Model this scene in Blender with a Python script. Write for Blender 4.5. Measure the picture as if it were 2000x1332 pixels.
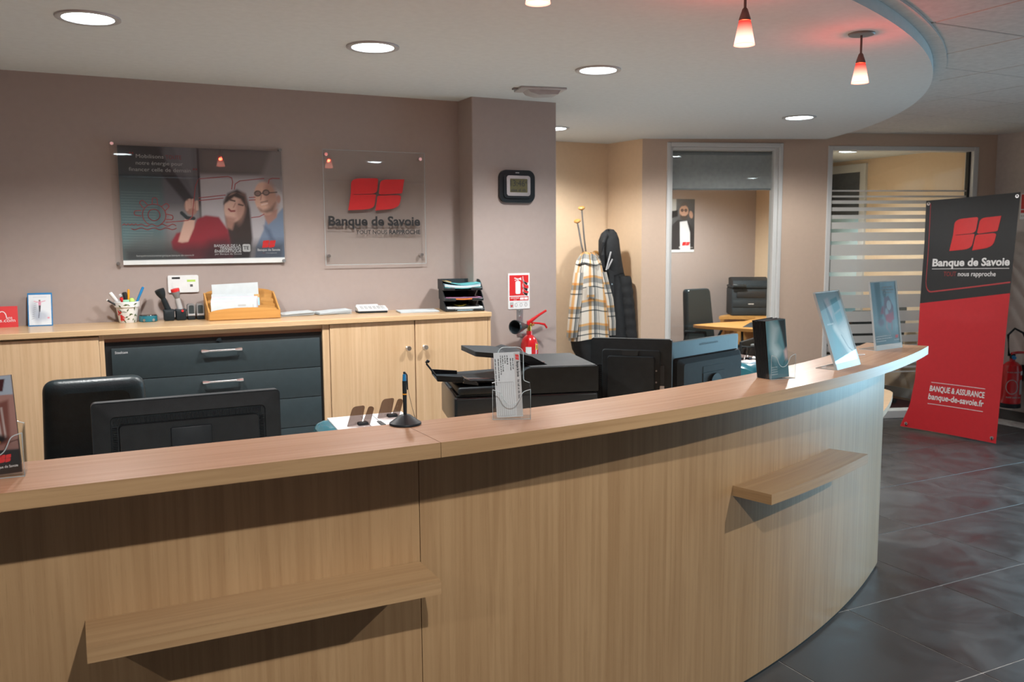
import bpy, bmesh, math, random
import numpy as np
from mathutils import Matrix, Vector, Euler

random.seed(7)
SC = bpy.context.scene
COL = SC.collection
for o in list(bpy.data.objects):
    bpy.data.objects.remove(o)
PI = math.pi

# ------------------------------------------------------------------ camera
cam_d = bpy.data.cameras.new('camera')
cam = bpy.data.objects.new('camera', cam_d)
COL.objects.link(cam)
YAW, PITCH, ROLL = 0.462963, 0.1117493, -0.0071188
fwd = Vector((math.sin(YAW) * math.cos(PITCH), math.cos(YAW) * math.cos(PITCH), -math.sin(PITCH)))
rgt = Vector((math.cos(YAW), -math.sin(YAW), 0))
upv = rgt.cross(fwd)
r2 = math.cos(ROLL) * rgt + math.sin(ROLL) * upv
u2 = -math.sin(ROLL) * rgt + math.cos(ROLL) * upv
cm = Matrix.Identity(4)
for i in range(3):
    cm[i][0], cm[i][1], cm[i][2] = r2[i], u2[i], -fwd[i]
cm[2][3] = 1.57
cam.matrix_world = cm
cam_d.sensor_width = 36
cam_d.sensor_fit = 'HORIZONTAL'
cam_d.lens = 36 * 1725.293 / 2000
cam_d.clip_start = 0.05
cam_d.dof.use_dof = True
cam_d.dof.focus_distance = 2.75
cam_d.dof.aperture_fstop = 7.0
SC.camera = cam

# ------------------------------------------------------------------ world, daylight, exposure
SC.view_settings.view_transform = 'Standard'
SC.view_settings.look = 'None'
SC.view_settings.gamma = 1
SC.view_settings.exposure = 0.28
SC.view_settings.use_curve_mapping = False
W = bpy.data.worlds.new('world')
SC.world = W
W.use_nodes = True
W.node_tree.nodes['Background'].inputs[0].default_value = (0.55, 0.82, 0.97, 1)
W.node_tree.nodes['Background'].inputs[1].default_value = 0.9


def lamp(name, kind, loc, energy, color, parent=None, **kw):
    d = bpy.data.lights.new(name, kind)
    d.energy = energy
    d.color = color
    for k, v in kw.items():
        setattr(d, k, v)
    o = bpy.data.objects.new(name, d)
    COL.objects.link(o)
    o.location = loc
    if parent is not None:
        o.parent = parent
    return o


# daylight through the lobby's shop window in the right wall
dl = lamp('daylight', 'AREA', (7.20, 2.75, 0.98), 36, (0.42, 0.76, 0.98), shape='RECTANGLE', size=2.2, size_y=1.62, spread=math.radians(105))
dl.rotation_euler = Vector((-1, 0, -0.22)).to_track_quat('-Z', 'Y').to_euler()
SPOT_W, LOBBY_W, OFFICE_W = 98, 120, 130
LAMP_COL = (1.0, 0.98, 0.955)


# ------------------------------------------------------------------ helpers: materials
def lin(c):
    c = c / 255.0
    return c / 12.92 if c <= 0.04045 else ((c + 0.055) / 1.055) ** 2.4


def rgb(r, g, b):
    return (lin(r), lin(g), lin(b), 1)


def newmat(name):
    m = bpy.data.materials.new(name)
    m.use_nodes = True
    nt = m.node_tree
    return m, nt, nt.nodes['Principled BSDF']


def mat(name, col, rough=0.5, metal=0.0, spec=0.5, coat=0.0, noise=0.04, nscale=30, bump=0.0, bscale=200, emit=None, estr=0, trans=0, alpha=1):
    m, nt, b = newmat(name)
    N, L = nt.nodes, nt.links
    tc = N.new('ShaderNodeTexCoord')
    nz = N.new('ShaderNodeTexNoise')
    nz.inputs['Scale'].default_value = nscale
    nz.inputs['Detail'].default_value = 4
    L.new(tc.outputs['Object'], nz.inputs['Vector'])
    rp = N.new('ShaderNodeValToRGB')
    lo = tuple(max(0, c * (1 - noise * 2)) for c in col[:3]) + (1,)
    hi = tuple(min(1, c * (1 + noise * 2)) for c in col[:3]) + (1,)
    rp.color_ramp.elements[0].color = lo
    rp.color_ramp.elements[1].color = hi
    rp.color_ramp.elements[0].position = 0.25
    rp.color_ramp.elements[1].position = 0.75
    L.new(nz.outputs['Fac'], rp.inputs['Fac'])
    L.new(rp.outputs['Color'], b.inputs['Base Color'])
    b.inputs['Roughness'].default_value = rough
    b.inputs['Metallic'].default_value = metal
    b.inputs['Specular IOR Level'].default_value = spec
    b.inputs['Coat Weight'].default_value = coat
    b.inputs['Coat Roughness'].default_value = 0.08
    if trans:
        b.inputs['Transmission Weight'].default_value = trans
    if alpha < 1:
        b.inputs['Alpha'].default_value = alpha
    if emit:
        b.inputs['Emission Color'].default_value = emit
        b.inputs['Emission Strength'].default_value = estr
    if bump:
        n2 = N.new('ShaderNodeTexNoise')
        n2.inputs['Scale'].default_value = bscale
        n2.inputs['Detail'].default_value = 3
        L.new(tc.outputs['Object'], n2.inputs['Vector'])
        bp = N.new('ShaderNodeBump')
        bp.inputs['Strength'].default_value = bump
        bp.inputs['Distance'].default_value = 0.002
        L.new(n2.outputs['Fac'], bp.inputs['Height'])
        L.new(bp.outputs['Normal'], b.inputs['Normal'])
    return m


def wood(name, c0, c1, c2, rough=0.35, coat=0.0, seed=0.0, scale=1.0):
    """laminate wood, grain runs along U (metres) of the UV map"""
    m, nt, b = newmat(name)
    N, L = nt.nodes, nt.links
    tc = N.new('ShaderNodeTexCoord')

    def noise(su, sv, detail, dist=0.0, off=0.0):
        mp = N.new('ShaderNodeMapping')
        mp.inputs['Scale'].default_value = (su * scale, sv * scale, 1)
        mp.inputs['Location'].default_value = (seed + off, seed * 1.7 + off, 0)
        L.new(tc.outputs['UV'], mp.inputs['Vector'])
        n = N.new('ShaderNodeTexNoise')
        n.inputs['Scale'].default_value = 1
        n.inputs['Detail'].default_value = detail
        n.inputs['Distortion'].default_value = dist
        L.new(mp.outputs['Vector'], n.inputs['Vector'])
        return n.outputs['Fac']
    broad = noise(0.6, 11, 4, 0.9)
    fine = noise(1.6, 62, 6, 0.5, 3.1)
    pores = noise(14, 420, 2, 0, 7.7)
    r1 = N.new('ShaderNodeValToRGB')
    r1.color_ramp.elements[0].position = 0.3
    r1.color_ramp.elements[1].position = 0.7
    r1.color_ramp.elements[0].color = c0
    r1.color_ramp.elements[1].color = c1
    L.new(broad, r1.inputs['Fac'])
    r2_ = N.new('ShaderNodeValToRGB')
    r2_.color_ramp.elements[0].position = 0.42
    r2_.color_ramp.elements[1].position = 0.66
    r2_.color_ramp.elements[0].color = (0, 0, 0, 1)
    r2_.color_ramp.elements[1].color = (0.6, 0.6, 0.6, 1)
    L.new(fine, r2_.inputs['Fac'])
    mx = N.new('ShaderNodeMix')
    mx.data_type = 'RGBA'
    L.new(r2_.outputs['Color'], mx.inputs[0])
    L.new(r1.outputs['Color'], mx.inputs[6])
    mx.inputs[7].default_value = c2
    r3 = N.new('ShaderNodeValToRGB')
    r3.color_ramp.elements[0].position = 0.62
    r3.color_ramp.elements[1].position = 0.75
    r3.color_ramp.elements[0].color = (0, 0, 0, 1)
    r3.color_ramp.elements[1].color = (0.35, 0.35, 0.35, 1)
    L.new(pores, r3.inputs['Fac'])
    mx2 = N.new('ShaderNodeMix')
    mx2.data_type = 'RGBA'
    L.new(r3.outputs['Color'], mx2.inputs[0])
    L.new(mx.outputs[2], mx2.inputs[6])
    mx2.inputs[7].default_value = tuple(c * 0.55 for c in c2[:3]) + (1,)
    L.new(mx2.outputs[2], b.inputs['Base Color'])
    b.inputs['Roughness'].default_value = rough
    b.inputs['Coat Weight'].default_value = coat
    b.inputs['Coat Roughness'].default_value = 0.12
    bp = N.new('ShaderNodeBump')
    bp.inputs['Strength'].default_value = 0.05
    bp.inputs['Distance'].default_value = 0.001
    L.new(fine, bp.inputs['Height'])
    L.new(bp.outputs['Normal'], b.inputs['Normal'])
    return m


def clear(name, tint=(1, 1, 1, 1), refl=1.0, rough=0.02, edge=None):
    """thin clear sheet: see-through, with a Fresnel reflection"""
    m, nt, b = newmat(name)
    N, L = nt.nodes, nt.links
    N.remove(b)
    out = N['Material Output']
    t = N.new('ShaderNodeBsdfTransparent')
    t.inputs[0].default_value = tint
    g = N.new('ShaderNodeBsdfGlossy')
    g.inputs['Roughness'].default_value = rough
    lw = N.new('ShaderNodeLayerWeight')
    lw.inputs[0].default_value = 0.5
    pw = N.new('ShaderNodeMath')
    pw.operation = 'POWER'
    pw.inputs[1].default_value = 5
    L.new(lw.outputs['Facing'], pw.inputs[0])
    ml = N.new('ShaderNodeMath')
    ml.operation = 'MULTIPLY_ADD'
    ml.inputs[1].default_value = 0.75 * refl
    ml.inputs[2].default_value = 0.042 * refl
    L.new(pw.outputs[0], ml.inputs[0])
    ms = N.new('ShaderNodeMixShader')
    L.new(ml.outputs[0], ms.inputs[0])
    L.new(t.outputs[0], ms.inputs[1])
    L.new(g.outputs[0], ms.inputs[2])
    L.new(ms.outputs[0], out.inputs[0])
    return m


def frosted(name, col, clearness):
    m, nt, b = newmat(name)
    N, L = nt.nodes, nt.links
    out = N['Material Output']
    t = N.new('ShaderNodeBsdfTransparent')
    b.inputs['Base Color'].default_value = col
    b.inputs['Roughness'].default_value = 0.6
    ms = N.new('ShaderNodeMixShader')
    ms.inputs[0].default_value = clearness
    L.new(b.outputs[0], ms.inputs[1])
    L.new(t.outputs[0], ms.inputs[2])
    L.new(ms.outputs[0], out.inputs[0])
    return m


def printmat(name, rough=0.4, coat=0.0):
    m, nt, b = newmat(name)
    N, L = nt.nodes, nt.links
    a = N.new('ShaderNodeAttribute')
    a.attribute_name = 'Ink'
    L.new(a.outputs['Color'], b.inputs['Base Color'])
    b.inputs['Roughness'].default_value = rough
    b.inputs['Coat Weight'].default_value = coat
    b.inputs['Coat Roughness'].default_value = 0.03
    return m


# ------------------------------------------------------------------ helpers: meshes
def I4():
    return Matrix.Identity(4)


def TR(x=0, y=0, z=0, rx=0, ry=0, rz=0):
    return Matrix.Translation((x, y, z)) @ Euler((rx, ry, rz)).to_matrix().to_4x4()


class MB:
    def __init__(s, T=None):
        s.v, s.f, s.m, s.uv = [], [], [], []
        s.T = T if T is not None else I4()

    def add(s, verts, faces, m=0, uvs=None):
        n = len(s.v)
        if callable(s.T):
            s.v += [s.T(v) for v in verts]
        else:
            s.v += [tuple(s.T @ Vector(v)) for v in verts]
        for i, f in enumerate(faces):
            s.f.append(tuple(k + n for k in f))
            s.m.append(m)
            s.uv.append(uvs[i] if uvs else None)
        return s

    def box(s, x0, x1, y0, y1, z0, z1, m=0):
        v = [(x, y, z) for x in (x0, x1) for y in (y0, y1) for z in (z0, z1)]
        f = [(0, 1, 3, 2), (4, 6, 7, 5), (0, 4, 5, 1), (2, 3, 7, 6), (0, 2, 6, 4), (1, 5, 7, 3)]
        return s.add(v, f, m)

    def rbox(s, x0, x1, y0, y1, z0, z1, r=0.005, seg=2, m=0):
        bm = bmesh.new()
        bmesh.ops.create_cube(bm, size=1)
        for v in bm.verts:
            v.co = Vector(((x0 + x1) / 2 + v.co.x * (x1 - x0), (y0 + y1) / 2 + v.co.y * (y1 - y0), (z0 + z1) / 2 + v.co.z * (z1 - z0)))
        r = min(r, 0.49 * min(x1 - x0, y1 - y0, z1 - z0))
        bmesh.ops.bevel(bm, geom=list(bm.edges), offset=r, segments=seg, profile=0.5, affect='EDGES')
        bm.verts.index_update()
        s.add([tuple(v.co) for v in bm.verts], [tuple(v.index for v in f.verts) for f in bm.faces], m)
        bm.free()
        return s

    def cyl(s, p0, p1, r0, r1=None, n=16, m=0, caps=True):
        r1 = r0 if r1 is None else r1
        p0, p1 = Vector(p0), Vector(p1)
        q = (p1 - p0).to_track_quat('Z', 'Y')
        v = []
        for p, r in ((p0, r0), (p1, r1)):
            for i in range(n):
                a = 2 * PI * i / n
                v.append(tuple(p + q @ Vector((r * math.cos(a), r * math.sin(a), 0))))
        f = [(i, (i + 1) % n, n + (i + 1) % n, n + i) for i in range(n)]
        if caps:
            f += [tuple(range(n - 1, -1, -1)), tuple(range(n, 2 * n))]
        return s.add(v, f, m)

    def tube(s, pts, r, n=8, m=0):
        pts = [Vector(p) for p in pts]
        rr = r if isinstance(r, (list, tuple)) else [r] * len(pts)
        v = []
        up = Vector((0.01, 0.02, 1))
        for i, p in enumerate(pts):
            d = (pts[min(i + 1, len(pts) - 1)] - pts[max(i - 1, 0)]).normalized()
            a = d.cross(up)
            if a.length < 1e-4:
                a = d.cross(Vector((1, 0, 0)))
            a.normalize()
            b = d.cross(a)
            for k in range(n):
                t = 2 * PI * k / n
                v.append(tuple(p + rr[i] * (a * math.cos(t) + b * math.sin(t))))
        f = []
        for i in range(len(pts) - 1):
            for k in range(n):
                f.append((i * n + k, i * n + (k + 1) % n, (i + 1) * n + (k + 1) % n, (i + 1) * n + k))
        f += [tuple(range(n - 1, -1, -1)), tuple(range((len(pts) - 1) * n, len(pts) * n))]
        return s.add(v, f, m)

    def lathe(s, prof, n=24, m=0, c=(0, 0, 0), a0=0, a1=2 * PI):
        full = abs(a1 - a0 - 2 * PI) < 1e-6
        k = n if full else n + 1
        v = [(c[0] + r * math.cos(a0 + (a1 - a0) * i / n), c[1] + r * math.sin(a0 + (a1 - a0) * i / n), c[2] + z) for r, z in prof for i in range(k)]
        f = []
        for j in range(len(prof) - 1):
            for i in range(n):
                i2 = (i + 1) % k
                f.append((j * k + i, j * k + i2, (j + 1) * k + i2, (j + 1) * k + i))
        if full:
            if prof[0][0] > 1e-5:
                f.append(tuple(range(k - 1, -1, -1)))
            if prof[-1][0] > 1e-5:
                f.append(tuple(range((len(prof) - 1) * k, len(prof) * k)))
        return s.add(v, f, m)

    def prism(s, poly, lo, hi, ax='z', m=0, caps=True):
        n = len(poly)

        def P(a, b, t):
            return {'z': (a, b, t), 'y': (a, t, b), 'x': (t, a, b)}[ax]
        v = [P(a, b, lo) for a, b in poly] + [P(a, b, hi) for a, b in poly]
        f = [(i, (i + 1) % n, n + (i + 1) % n, n + i) for i in range(n)]
        if caps:
            f += [tuple(range(n - 1, -1, -1)), tuple(range(n, 2 * n))]
        return s.add(v, f, m)

    def flat(s, poly, t=0.0, ax='y', m=0):
        P = {'z': lambda a, b: (a, b, t), 'y': lambda a, b: (a, t, b), 'x': lambda a, b: (t, a, b)}[ax]
        return s.add([P(a, b) for a, b in poly], [tuple(range(len(poly)))], m)

    def grid(s, rows, m=0, uvs=None, closed=False):
        """rows: list of lists of points"""
        nr, nc = len(rows), len(rows[0])
        v = [tuple(p) for r in rows for p in r]
        f, u = [], []
        for i in range(nr - 1):
            for j in range(nc if closed else nc - 1):
                j2 = (j + 1) % nc
                f.append((i * nc + j, i * nc + j2, (i + 1) * nc + j2, (i + 1) * nc + j))
                if uvs:
                    jj = j + 1 if closed else j2
                    u.append((uvs[i][j], uvs[i][jj], uvs[i + 1][jj], uvs[i + 1][j]))
        return s.add(v, f, m, u if uvs else None)

    def build(s, name, mats, parent=None, grain=None, label=None, smooth=True, recalc=True, sharp=35):
        me = bpy.data.meshes.new(name)
        me.from_pydata(s.v, [], s.f)
        mats = mats if isinstance(mats, (list, tuple)) else [mats]
        for mm in mats:
            me.materials.append(mm)
        me.polygons.foreach_set('material_index', s.m)
        if grain is not None or any(u is not None for u in s.uv):
            uvl = me.uv_layers.new(name='UV')
            g = grain if grain is not None else 0
            for p, u in zip(me.polygons, s.uv):
                if u is not None:
                    for li, c in zip(p.loop_indices, u):
                        uvl.data[li].uv = c
                    continue
                n = p.normal
                ax = max(range(3), key=lambda k: abs(n[k]))
                oth = [k for k in range(3) if k != ax]
                if g in oth:
                    oth.remove(g)
                    a, b = g, oth[0]
                else:
                    a, b = oth
                for li in p.loop_indices:
                    co = me.vertices[me.loops[li].vertex_index].co
                    uvl.data[li].uv = (co[a], co[b] + 0.37 * co[ax])
        if recalc:
            bm = bmesh.new()
            bm.from_mesh(me)
            bmesh.ops.recalc_face_normals(bm, faces=bm.faces)
            bm.to_mesh(me)
            bm.free()
        if smooth:
            me.shade_smooth()
            me.set_sharp_from_angle(angle=math.radians(sharp))
        o = bpy.data.objects.new(name, me)
        COL.objects.link(o)
        if parent is not None:
            o.parent = parent
        if label:
            o['label'] = label
        return o


def thing(name, label, cat, loc=(0, 0, 0), rz=0, group=None):
    o = bpy.data.objects.new(name, None)
    o.empty_display_size = 0.05
    COL.objects.link(o)
    o.location = loc
    o.rotation_euler = (0, 0, rz)
    return tag(o, label, cat, group)


def tag(o, label, cat, group=None):
    o['label'] = label
    o['category'] = cat
    if group:
        o['group'] = group
    return o


def struct(name, mb, mats, label=None, **k):
    o = mb.build(name, mats, **k)
    o['kind'] = 'structure'
    if label:
        o['label'] = label
    return o


def rrect(x0, x1, y0, y1, r, seg=5, corners=(1, 1, 1, 1)):
    """rounded rectangle polygon, corners bl br tr tl"""
    P = []
    for (cx, cy, sx, sy, a), on in zip(((x0, y0, 1, 1, PI), (x1, y0, -1, 1, 1.5 * PI), (x1, y1, -1, -1, 0), (x0, y1, 1, -1, 0.5 * PI)), corners):
        rr = r * on
        if rr <= 0:
            P.append((cx, cy))
            continue
        for i in range(seg + 1):
            t = a + 0.5 * PI * i / seg
            P.append((cx + sx * rr + rr * math.cos(t), cy + sy * rr + rr * math.sin(t)))
    return P


def rpoly(pts, seg=5):
    """polygon with per-corner rounding: (x, y, r)"""
    out = []
    n = len(pts)
    for i, (x, y, r) in enumerate(pts):
        if r <= 0:
            out.append((x, y))
            continue
        p = Vector((x, y))
        a = Vector(pts[i - 1][:2]) - p
        b = Vector(pts[(i + 1) % n][:2]) - p
        a = p + a.normalized() * min(r, a.length * 0.5)
        b = p + b.normalized() * min(r, b.length * 0.5)
        for k in range(seg + 1):
            t = k / seg
            q = a * (1 - t) ** 2 + p * 2 * t * (1 - t) + b * t * t
            out.append((q.x, q.y))
    return out


_TXT = {}


def text_geo(s, bold=0.0):
    key = (s, bold)
    if key in _TXT:
        return _TXT[key]
    c = bpy.data.curves.new('lettering', 'FONT')
    c.body = s
    c.size = 1
    c.offset = bold
    c.resolution_u = 3
    c.fill_mode = 'FRONT'
    o = bpy.data.objects.new('lettering', c)
    COL.objects.link(o)
    dg = bpy.context.evaluated_depsgraph_get()
    me = bpy.data.meshes.new_from_object(o.evaluated_get(dg))
    v = [(p.co.x, p.co.y) for p in me.vertices]
    f = [tuple(p.vertices) for p in me.polygons]
    bpy.data.objects.remove(o)
    bpy.data.curves.remove(c)
    bpy.data.meshes.remove(me)
    xs = [p[0] for p in v]
    x0, x1 = min(xs), max(xs)
    v = [((x - x0) / (x1 - x0), y) for x, y in v]
    _TXT[key] = (v, f, x1 - x0)
    return _TXT[key]


def put_text(mb, s, x0, x1, base, size, y=0.0, m=0, bold=0.0, ax='y', flip=False):
    """lettering fitted between x0 and x1 on the plane y=const of the builder (x right, z up); size = em height"""
    v, f, w = text_geo(s, bold)
    P = {'y': lambda a, b: (a, y, b), 'z': lambda a, b: (a, b, y)}[ax]
    mb.add([P(x0 + (x1 - x0) * a, base + size * b) for a, b in v], f, m)
    return mb


def logo(mb, x0, x1, z0, z1, y=0.0, m=0):
    """slanted red emblem of four rounded tiles"""
    def q(pts):
        mb.flat([(x0 + (x1 - x0) * a, z0 + (z1 - z0) * b) for a, b in rpoly(pts)], y, 'y', m)
    q([(0.065, 0.97, .16), (0.535, 1.0, .06), (0.505, 0.52, .12), (0.085, 0.49, 0), (0.05, 0.49, 0)])
    q([(0.0, 0.0, 0), (0.45, 0.05, .16), (0.49, 0.50, .03), (0.13, 0.478, 0), (0.085, 0.492, 0), (0.05, 0.492, 0)])
    q([(0.575, 0.96, .12), (1.0, 0.985, 0), (0.955, 0.545, .04), (0.535, 0.49, .06)])
    q([(0.515, 0.465, .06), (0.945, 0.50, .10), (0.89, 0.08, .18), (0.47, 0.0, 0)])


class Canvas:
    """a small painter for flat prints: colours on the points of a fine grid"""
    def __init__(s, w, h, nx, ny, base=(255, 255, 255)):
        s.w, s.h, s.nx, s.ny = w, h, nx, ny
        s.X, s.Y = np.meshgrid(np.linspace(0, w, nx), np.linspace(0, h, ny))
        s.C = np.ones((ny, nx, 3)) * np.array([lin(c) for c in base])
        s.px = w / nx

    def put(s, mask, col, a=1.0):
        c = np.array([lin(k) for k in col])
        mk = np.clip(mask, 0, 1)[..., None] * a
        s.C = s.C * (1 - mk) + c * mk

    def grad(s, c0, c1, ang=90, mask=None):
        t = (s.X / s.w * math.cos(math.radians(ang)) + s.Y / s.h * math.sin(math.radians(ang)))
        t = np.clip(t, 0, 1)[..., None]
        a, b = np.array([lin(k) for k in c0]), np.array([lin(k) for k in c1])
        g = a * (1 - t) + b * t
        if mask is None:
            s.C = g
        else:
            mk = np.clip(mask, 0, 1)[..., None]
            s.C = s.C * (1 - mk) + g * mk

    def m_ell(s, cx, cy, rx, ry, rot=0, soft=None):
        c, n = math.cos(math.radians(rot)), math.sin(math.radians(rot))
        dx, dy = s.X - cx, s.Y - cy
        u, v = (dx * c + dy * n) / rx, (-dx * n + dy * c) / ry
        d = (np.sqrt(u * u + v * v) - 1) * min(rx, ry)
        return 0.5 - d / (soft or s.px * 1.2)

    def m_poly(s, pts, soft=None):
        ins = np.zeros_like(s.X, bool)
        dist = np.full_like(s.X, 1e9)
        for (x0, y0), (x1, y1) in zip(pts, pts[1:] + pts[:1]):
            cond = ((y0 > s.Y) != (y1 > s.Y)) & (s.X < (x1 - x0) * (s.Y - y0) / ((y1 - y0) or 1e-9) + x0)
            ins ^= cond
            L2 = (x1 - x0) ** 2 + (y1 - y0) ** 2 or 1e-12
            t = np.clip(((s.X - x0) * (x1 - x0) + (s.Y - y0) * (y1 - y0)) / L2, 0, 1)
            dist = np.minimum(dist, np.hypot(s.X - x0 - t * (x1 - x0), s.Y - y0 - t * (y1 - y0)))
        return 0.5 + np.where(ins, dist, -dist) / (soft or s.px * 1.2)

    def m_line(s, pts, wd, soft=None):
        dist = np.full_like(s.X, 1e9)
        for (x0, y0), (x1, y1) in zip(pts, pts[1:]):
            L2 = (x1 - x0) ** 2 + (y1 - y0) ** 2 or 1e-12
            t = np.clip(((s.X - x0) * (x1 - x0) + (s.Y - y0) * (y1 - y0)) / L2, 0, 1)
            dist = np.minimum(dist, np.hypot(s.X - x0 - t * (x1 - x0), s.Y - y0 - t * (y1 - y0)))
        return 0.5 - (dist - wd / 2) / (soft or s.px * 1.2)

    def ell(s, cx, cy, rx, ry, col, rot=0, soft=None, a=1):
        s.put(s.m_ell(cx, cy, rx, ry, rot, soft), col, a)

    def poly(s, pts, col, soft=None, a=1):
        s.put(s.m_poly(pts, soft), col, a)

    def line(s, pts, wd, col, a=1):
        s.put(s.m_line(pts, wd), col, a)

    def build(s, name, T, material, parent=None, mapper=None):
        """T maps (x, 0, z) print coordinates into the parent's space"""
        vs = []
        for j in range(s.ny):
            for i in range(s.nx):
                p = (s.X[j, i], s.Y[j, i])
                vs.append(mapper(*p) if mapper else tuple(T @ Vector((p[0], 0, p[1]))))
        fs = [(j * s.nx + i, j * s.nx + i + 1, (j + 1) * s.nx + i + 1, (j + 1) * s.nx + i) for j in range(s.ny - 1) for i in range(s.nx - 1)]
        me = bpy.data.meshes.new(name)
        me.from_pydata(vs, [], fs)
        at = me.color_attributes.new('Ink', 'FLOAT_COLOR', 'POINT')
        buf = np.ones((s.ny * s.nx, 4))
        buf[:, :3] = s.C.reshape(-1, 3)
        at.data.foreach_set('color', buf.ravel())
        me.materials.append(material)
        me.shade_smooth()
        o = bpy.data.objects.new(name, me)
        COL.objects.link(o)
        if parent is not None:
            o.parent = parent
        return o


# ------------------------------------------------------------------ materials
M = {}
M['wall_mauve'] = mat('mauve_wall_paint', (0.358, 0.296, 0.271, 1), 0.85, noise=0.012, bump=0.08, bscale=500)
M['wall_cream'] = mat('cream_wall_paint', (0.70, 0.53, 0.36, 1), 0.85, noise=0.012, bump=0.08, bscale=500)
M['wall_beige'] = mat('beige_wall_paint', (0.57, 0.44, 0.345, 1), 0.85, noise=0.012, bump=0.08, bscale=500)
M['wall_grey'] = mat('pale_grey_wall_paint', (0.50, 0.46, 0.43, 1), 0.85, noise=0.03)
M['ceiling'] = mat('white_ceiling_paint', (0.62, 0.665, 0.68, 1), 0.9, noise=0.02)
M['ctile'] = mat('ceiling_tile_white', (0.56, 0.54, 0.52, 1), 0.95, noise=0.05, bump=0.2, bscale=350)
M['cjoint'] = mat('ceiling_joint_grey', (0.16, 0.15, 0.145, 1), 0.9)
M['frame_white'] = mat('white_lacquered_frame', (0.62, 0.63, 0.62, 1), 0.55, noise=0.005)
M['wood'] = wood('light_oak_laminate', (0.365, 0.222, 0.108, 1), (0.435, 0.278, 0.142, 1), (0.30, 0.172, 0.080, 1), 0.36)
M['wood_top_pinkcast'] = wood('light_oak_pink_light', (0.395, 0.243, 0.146, 1), (0.44, 0.277, 0.170, 1), (0.345, 0.203, 0.117, 1), 0.27, seed=4.2)  # same oak, with the pinkish cast of the light put into its colour
M['wood_cab'] = wood('pale_beech_laminate', (0.57, 0.39, 0.225, 1), (0.65, 0.46, 0.28, 1), (0.50, 0.32, 0.175, 1), 0.4, seed=9.1)
M['wood_cabtop'] = wood('pale_beech_top', (0.56, 0.38, 0.21, 1), (0.62, 0.43, 0.25, 1), (0.50, 0.33, 0.175, 1), 0.25, seed=2.1)
M['wood_honey'] = wood('honey_beech', (0.50, 0.25, 0.065, 1), (0.57, 0.30, 0.09, 1), (0.42, 0.19, 0.045, 1), 0.4, seed=1.1)
M['wood_brown'] = wood('brown_edge_wood', (0.22, 0.10, 0.05, 1), (0.27, 0.13, 0.065, 1), (0.17, 0.07, 0.03, 1), 0.5)
M['black'] = mat('black_plastic', (0.0125, 0.019, 0.0235, 1), 0.48, noise=0.1, spec=0.25)
M['black_matt'] = mat('black_matt_plastic', (0.014, 0.0195, 0.0225, 1), 0.6, noise=0.1, bump=0.3, bscale=900, spec=0.25)
M['black_gloss'] = mat('black_gloss_plastic', (0.013, 0.0185, 0.022, 1), 0.32, noise=0.05, spec=0.35, coat=0.1)
M['charcoal'] = mat('charcoal_plastic', (0.024, 0.031, 0.036, 1), 0.55, noise=0.08, spec=0.25)
M['printer_top'] = mat('textured_grey_black_plastic', (0.034, 0.039, 0.042, 1), 0.55, noise=0.08, bump=0.5, bscale=700, spec=0.25)
M['screen_back'] = mat('blue_black_screen_plastic', (0.020, 0.034, 0.042, 1), 0.38, spec=0.35, noise=0.05)
M['leather'] = mat('black_leather', (0.012, 0.021, 0.025, 1), 0.36, spec=0.38, noise=0.1, bump=0.35, bscale=160)
M['steel_dark'] = mat('dark_slate_steel', (0.028, 0.042, 0.047, 1), 0.42, noise=0.05)
M['steel_black'] = mat('black_cabinet_carcass', (0.008, 0.010, 0.011, 1), 0.5)
M['chrome'] = mat('satin_chrome', (0.75, 0.76, 0.77, 1), 0.25, metal=1.0, noise=0.02)
M['alu'] = mat('brushed_aluminium', (0.55, 0.55, 0.55, 1), 0.4, metal=1.0, noise=0.03)
M['bronze'] = mat('dull_bronze_metal', (0.20, 0.155, 0.14, 1), 0.45, metal=0.7, noise=0.05)
M['brass'] = mat('brass', (0.55, 0.36, 0.10, 1), 0.3, metal=1.0, noise=0.05)
M['white'] = mat('white_plastic', (0.72, 0.74, 0.74, 1), 0.4, noise=0.02)
M['paper'] = mat('white_paper', (0.53, 0.58, 0.60, 1), 0.8, noise=0.02)
M['paper_pink'] = mat('pale_pink_paper', (0.72, 0.55, 0.62, 1), 0.8, noise=0.02)
M['paper_blue'] = mat('light_blue_paper', (0.36, 0.60, 0.72, 1), 0.8, noise=0.02)
M['paper_teal'] = mat('teal_folder', (0.10, 0.42, 0.45, 1), 0.6, noise=0.05)
M['paper_orange'] = mat('orange_folder', (0.72, 0.20, 0.04, 1), 0.6, noise=0.05)
M['paper_mauve'] = mat('mauve_folder', (0.38, 0.20, 0.34, 1), 0.6, noise=0.05)
M['paper_yellow'] = mat('yellow_note_paper', (0.70, 0.66, 0.10, 1), 0.7, noise=0.02)
M['paper_kraft'] = mat('kraft_envelope', (0.55, 0.34, 0.13, 1), 0.8, noise=0.05)
M['red'] = mat('red_print', (0.60, 0.018, 0.02, 1), 0.45, noise=0.02)
M['red_gloss'] = mat('red_enamel', (0.50, 0.010, 0.014, 1), 0.22, noise=0.02, coat=0.6)
M['red_dim'] = mat('dark_red_print', (0.24, 0.02, 0.02, 1), 0.5, noise=0.02)
M['ink_black'] = mat('black_ink', (0.012, 0.014, 0.016, 1), 0.5, noise=0.02)
M['ink_grey'] = mat('grey_ink', (0.09, 0.09, 0.09, 1), 0.6, noise=0.02)
M['ink_white'] = mat('white_ink', (0.76, 0.76, 0.76, 1), 0.5, noise=0.02)
M['ink_pale'] = mat('pale_grey_ink', (0.42, 0.43, 0.43, 1), 0.5, noise=0.02)
M['yellow'] = mat('yellow_print', (0.75, 0.50, 0.02, 1), 0.5, noise=0.02)
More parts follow.
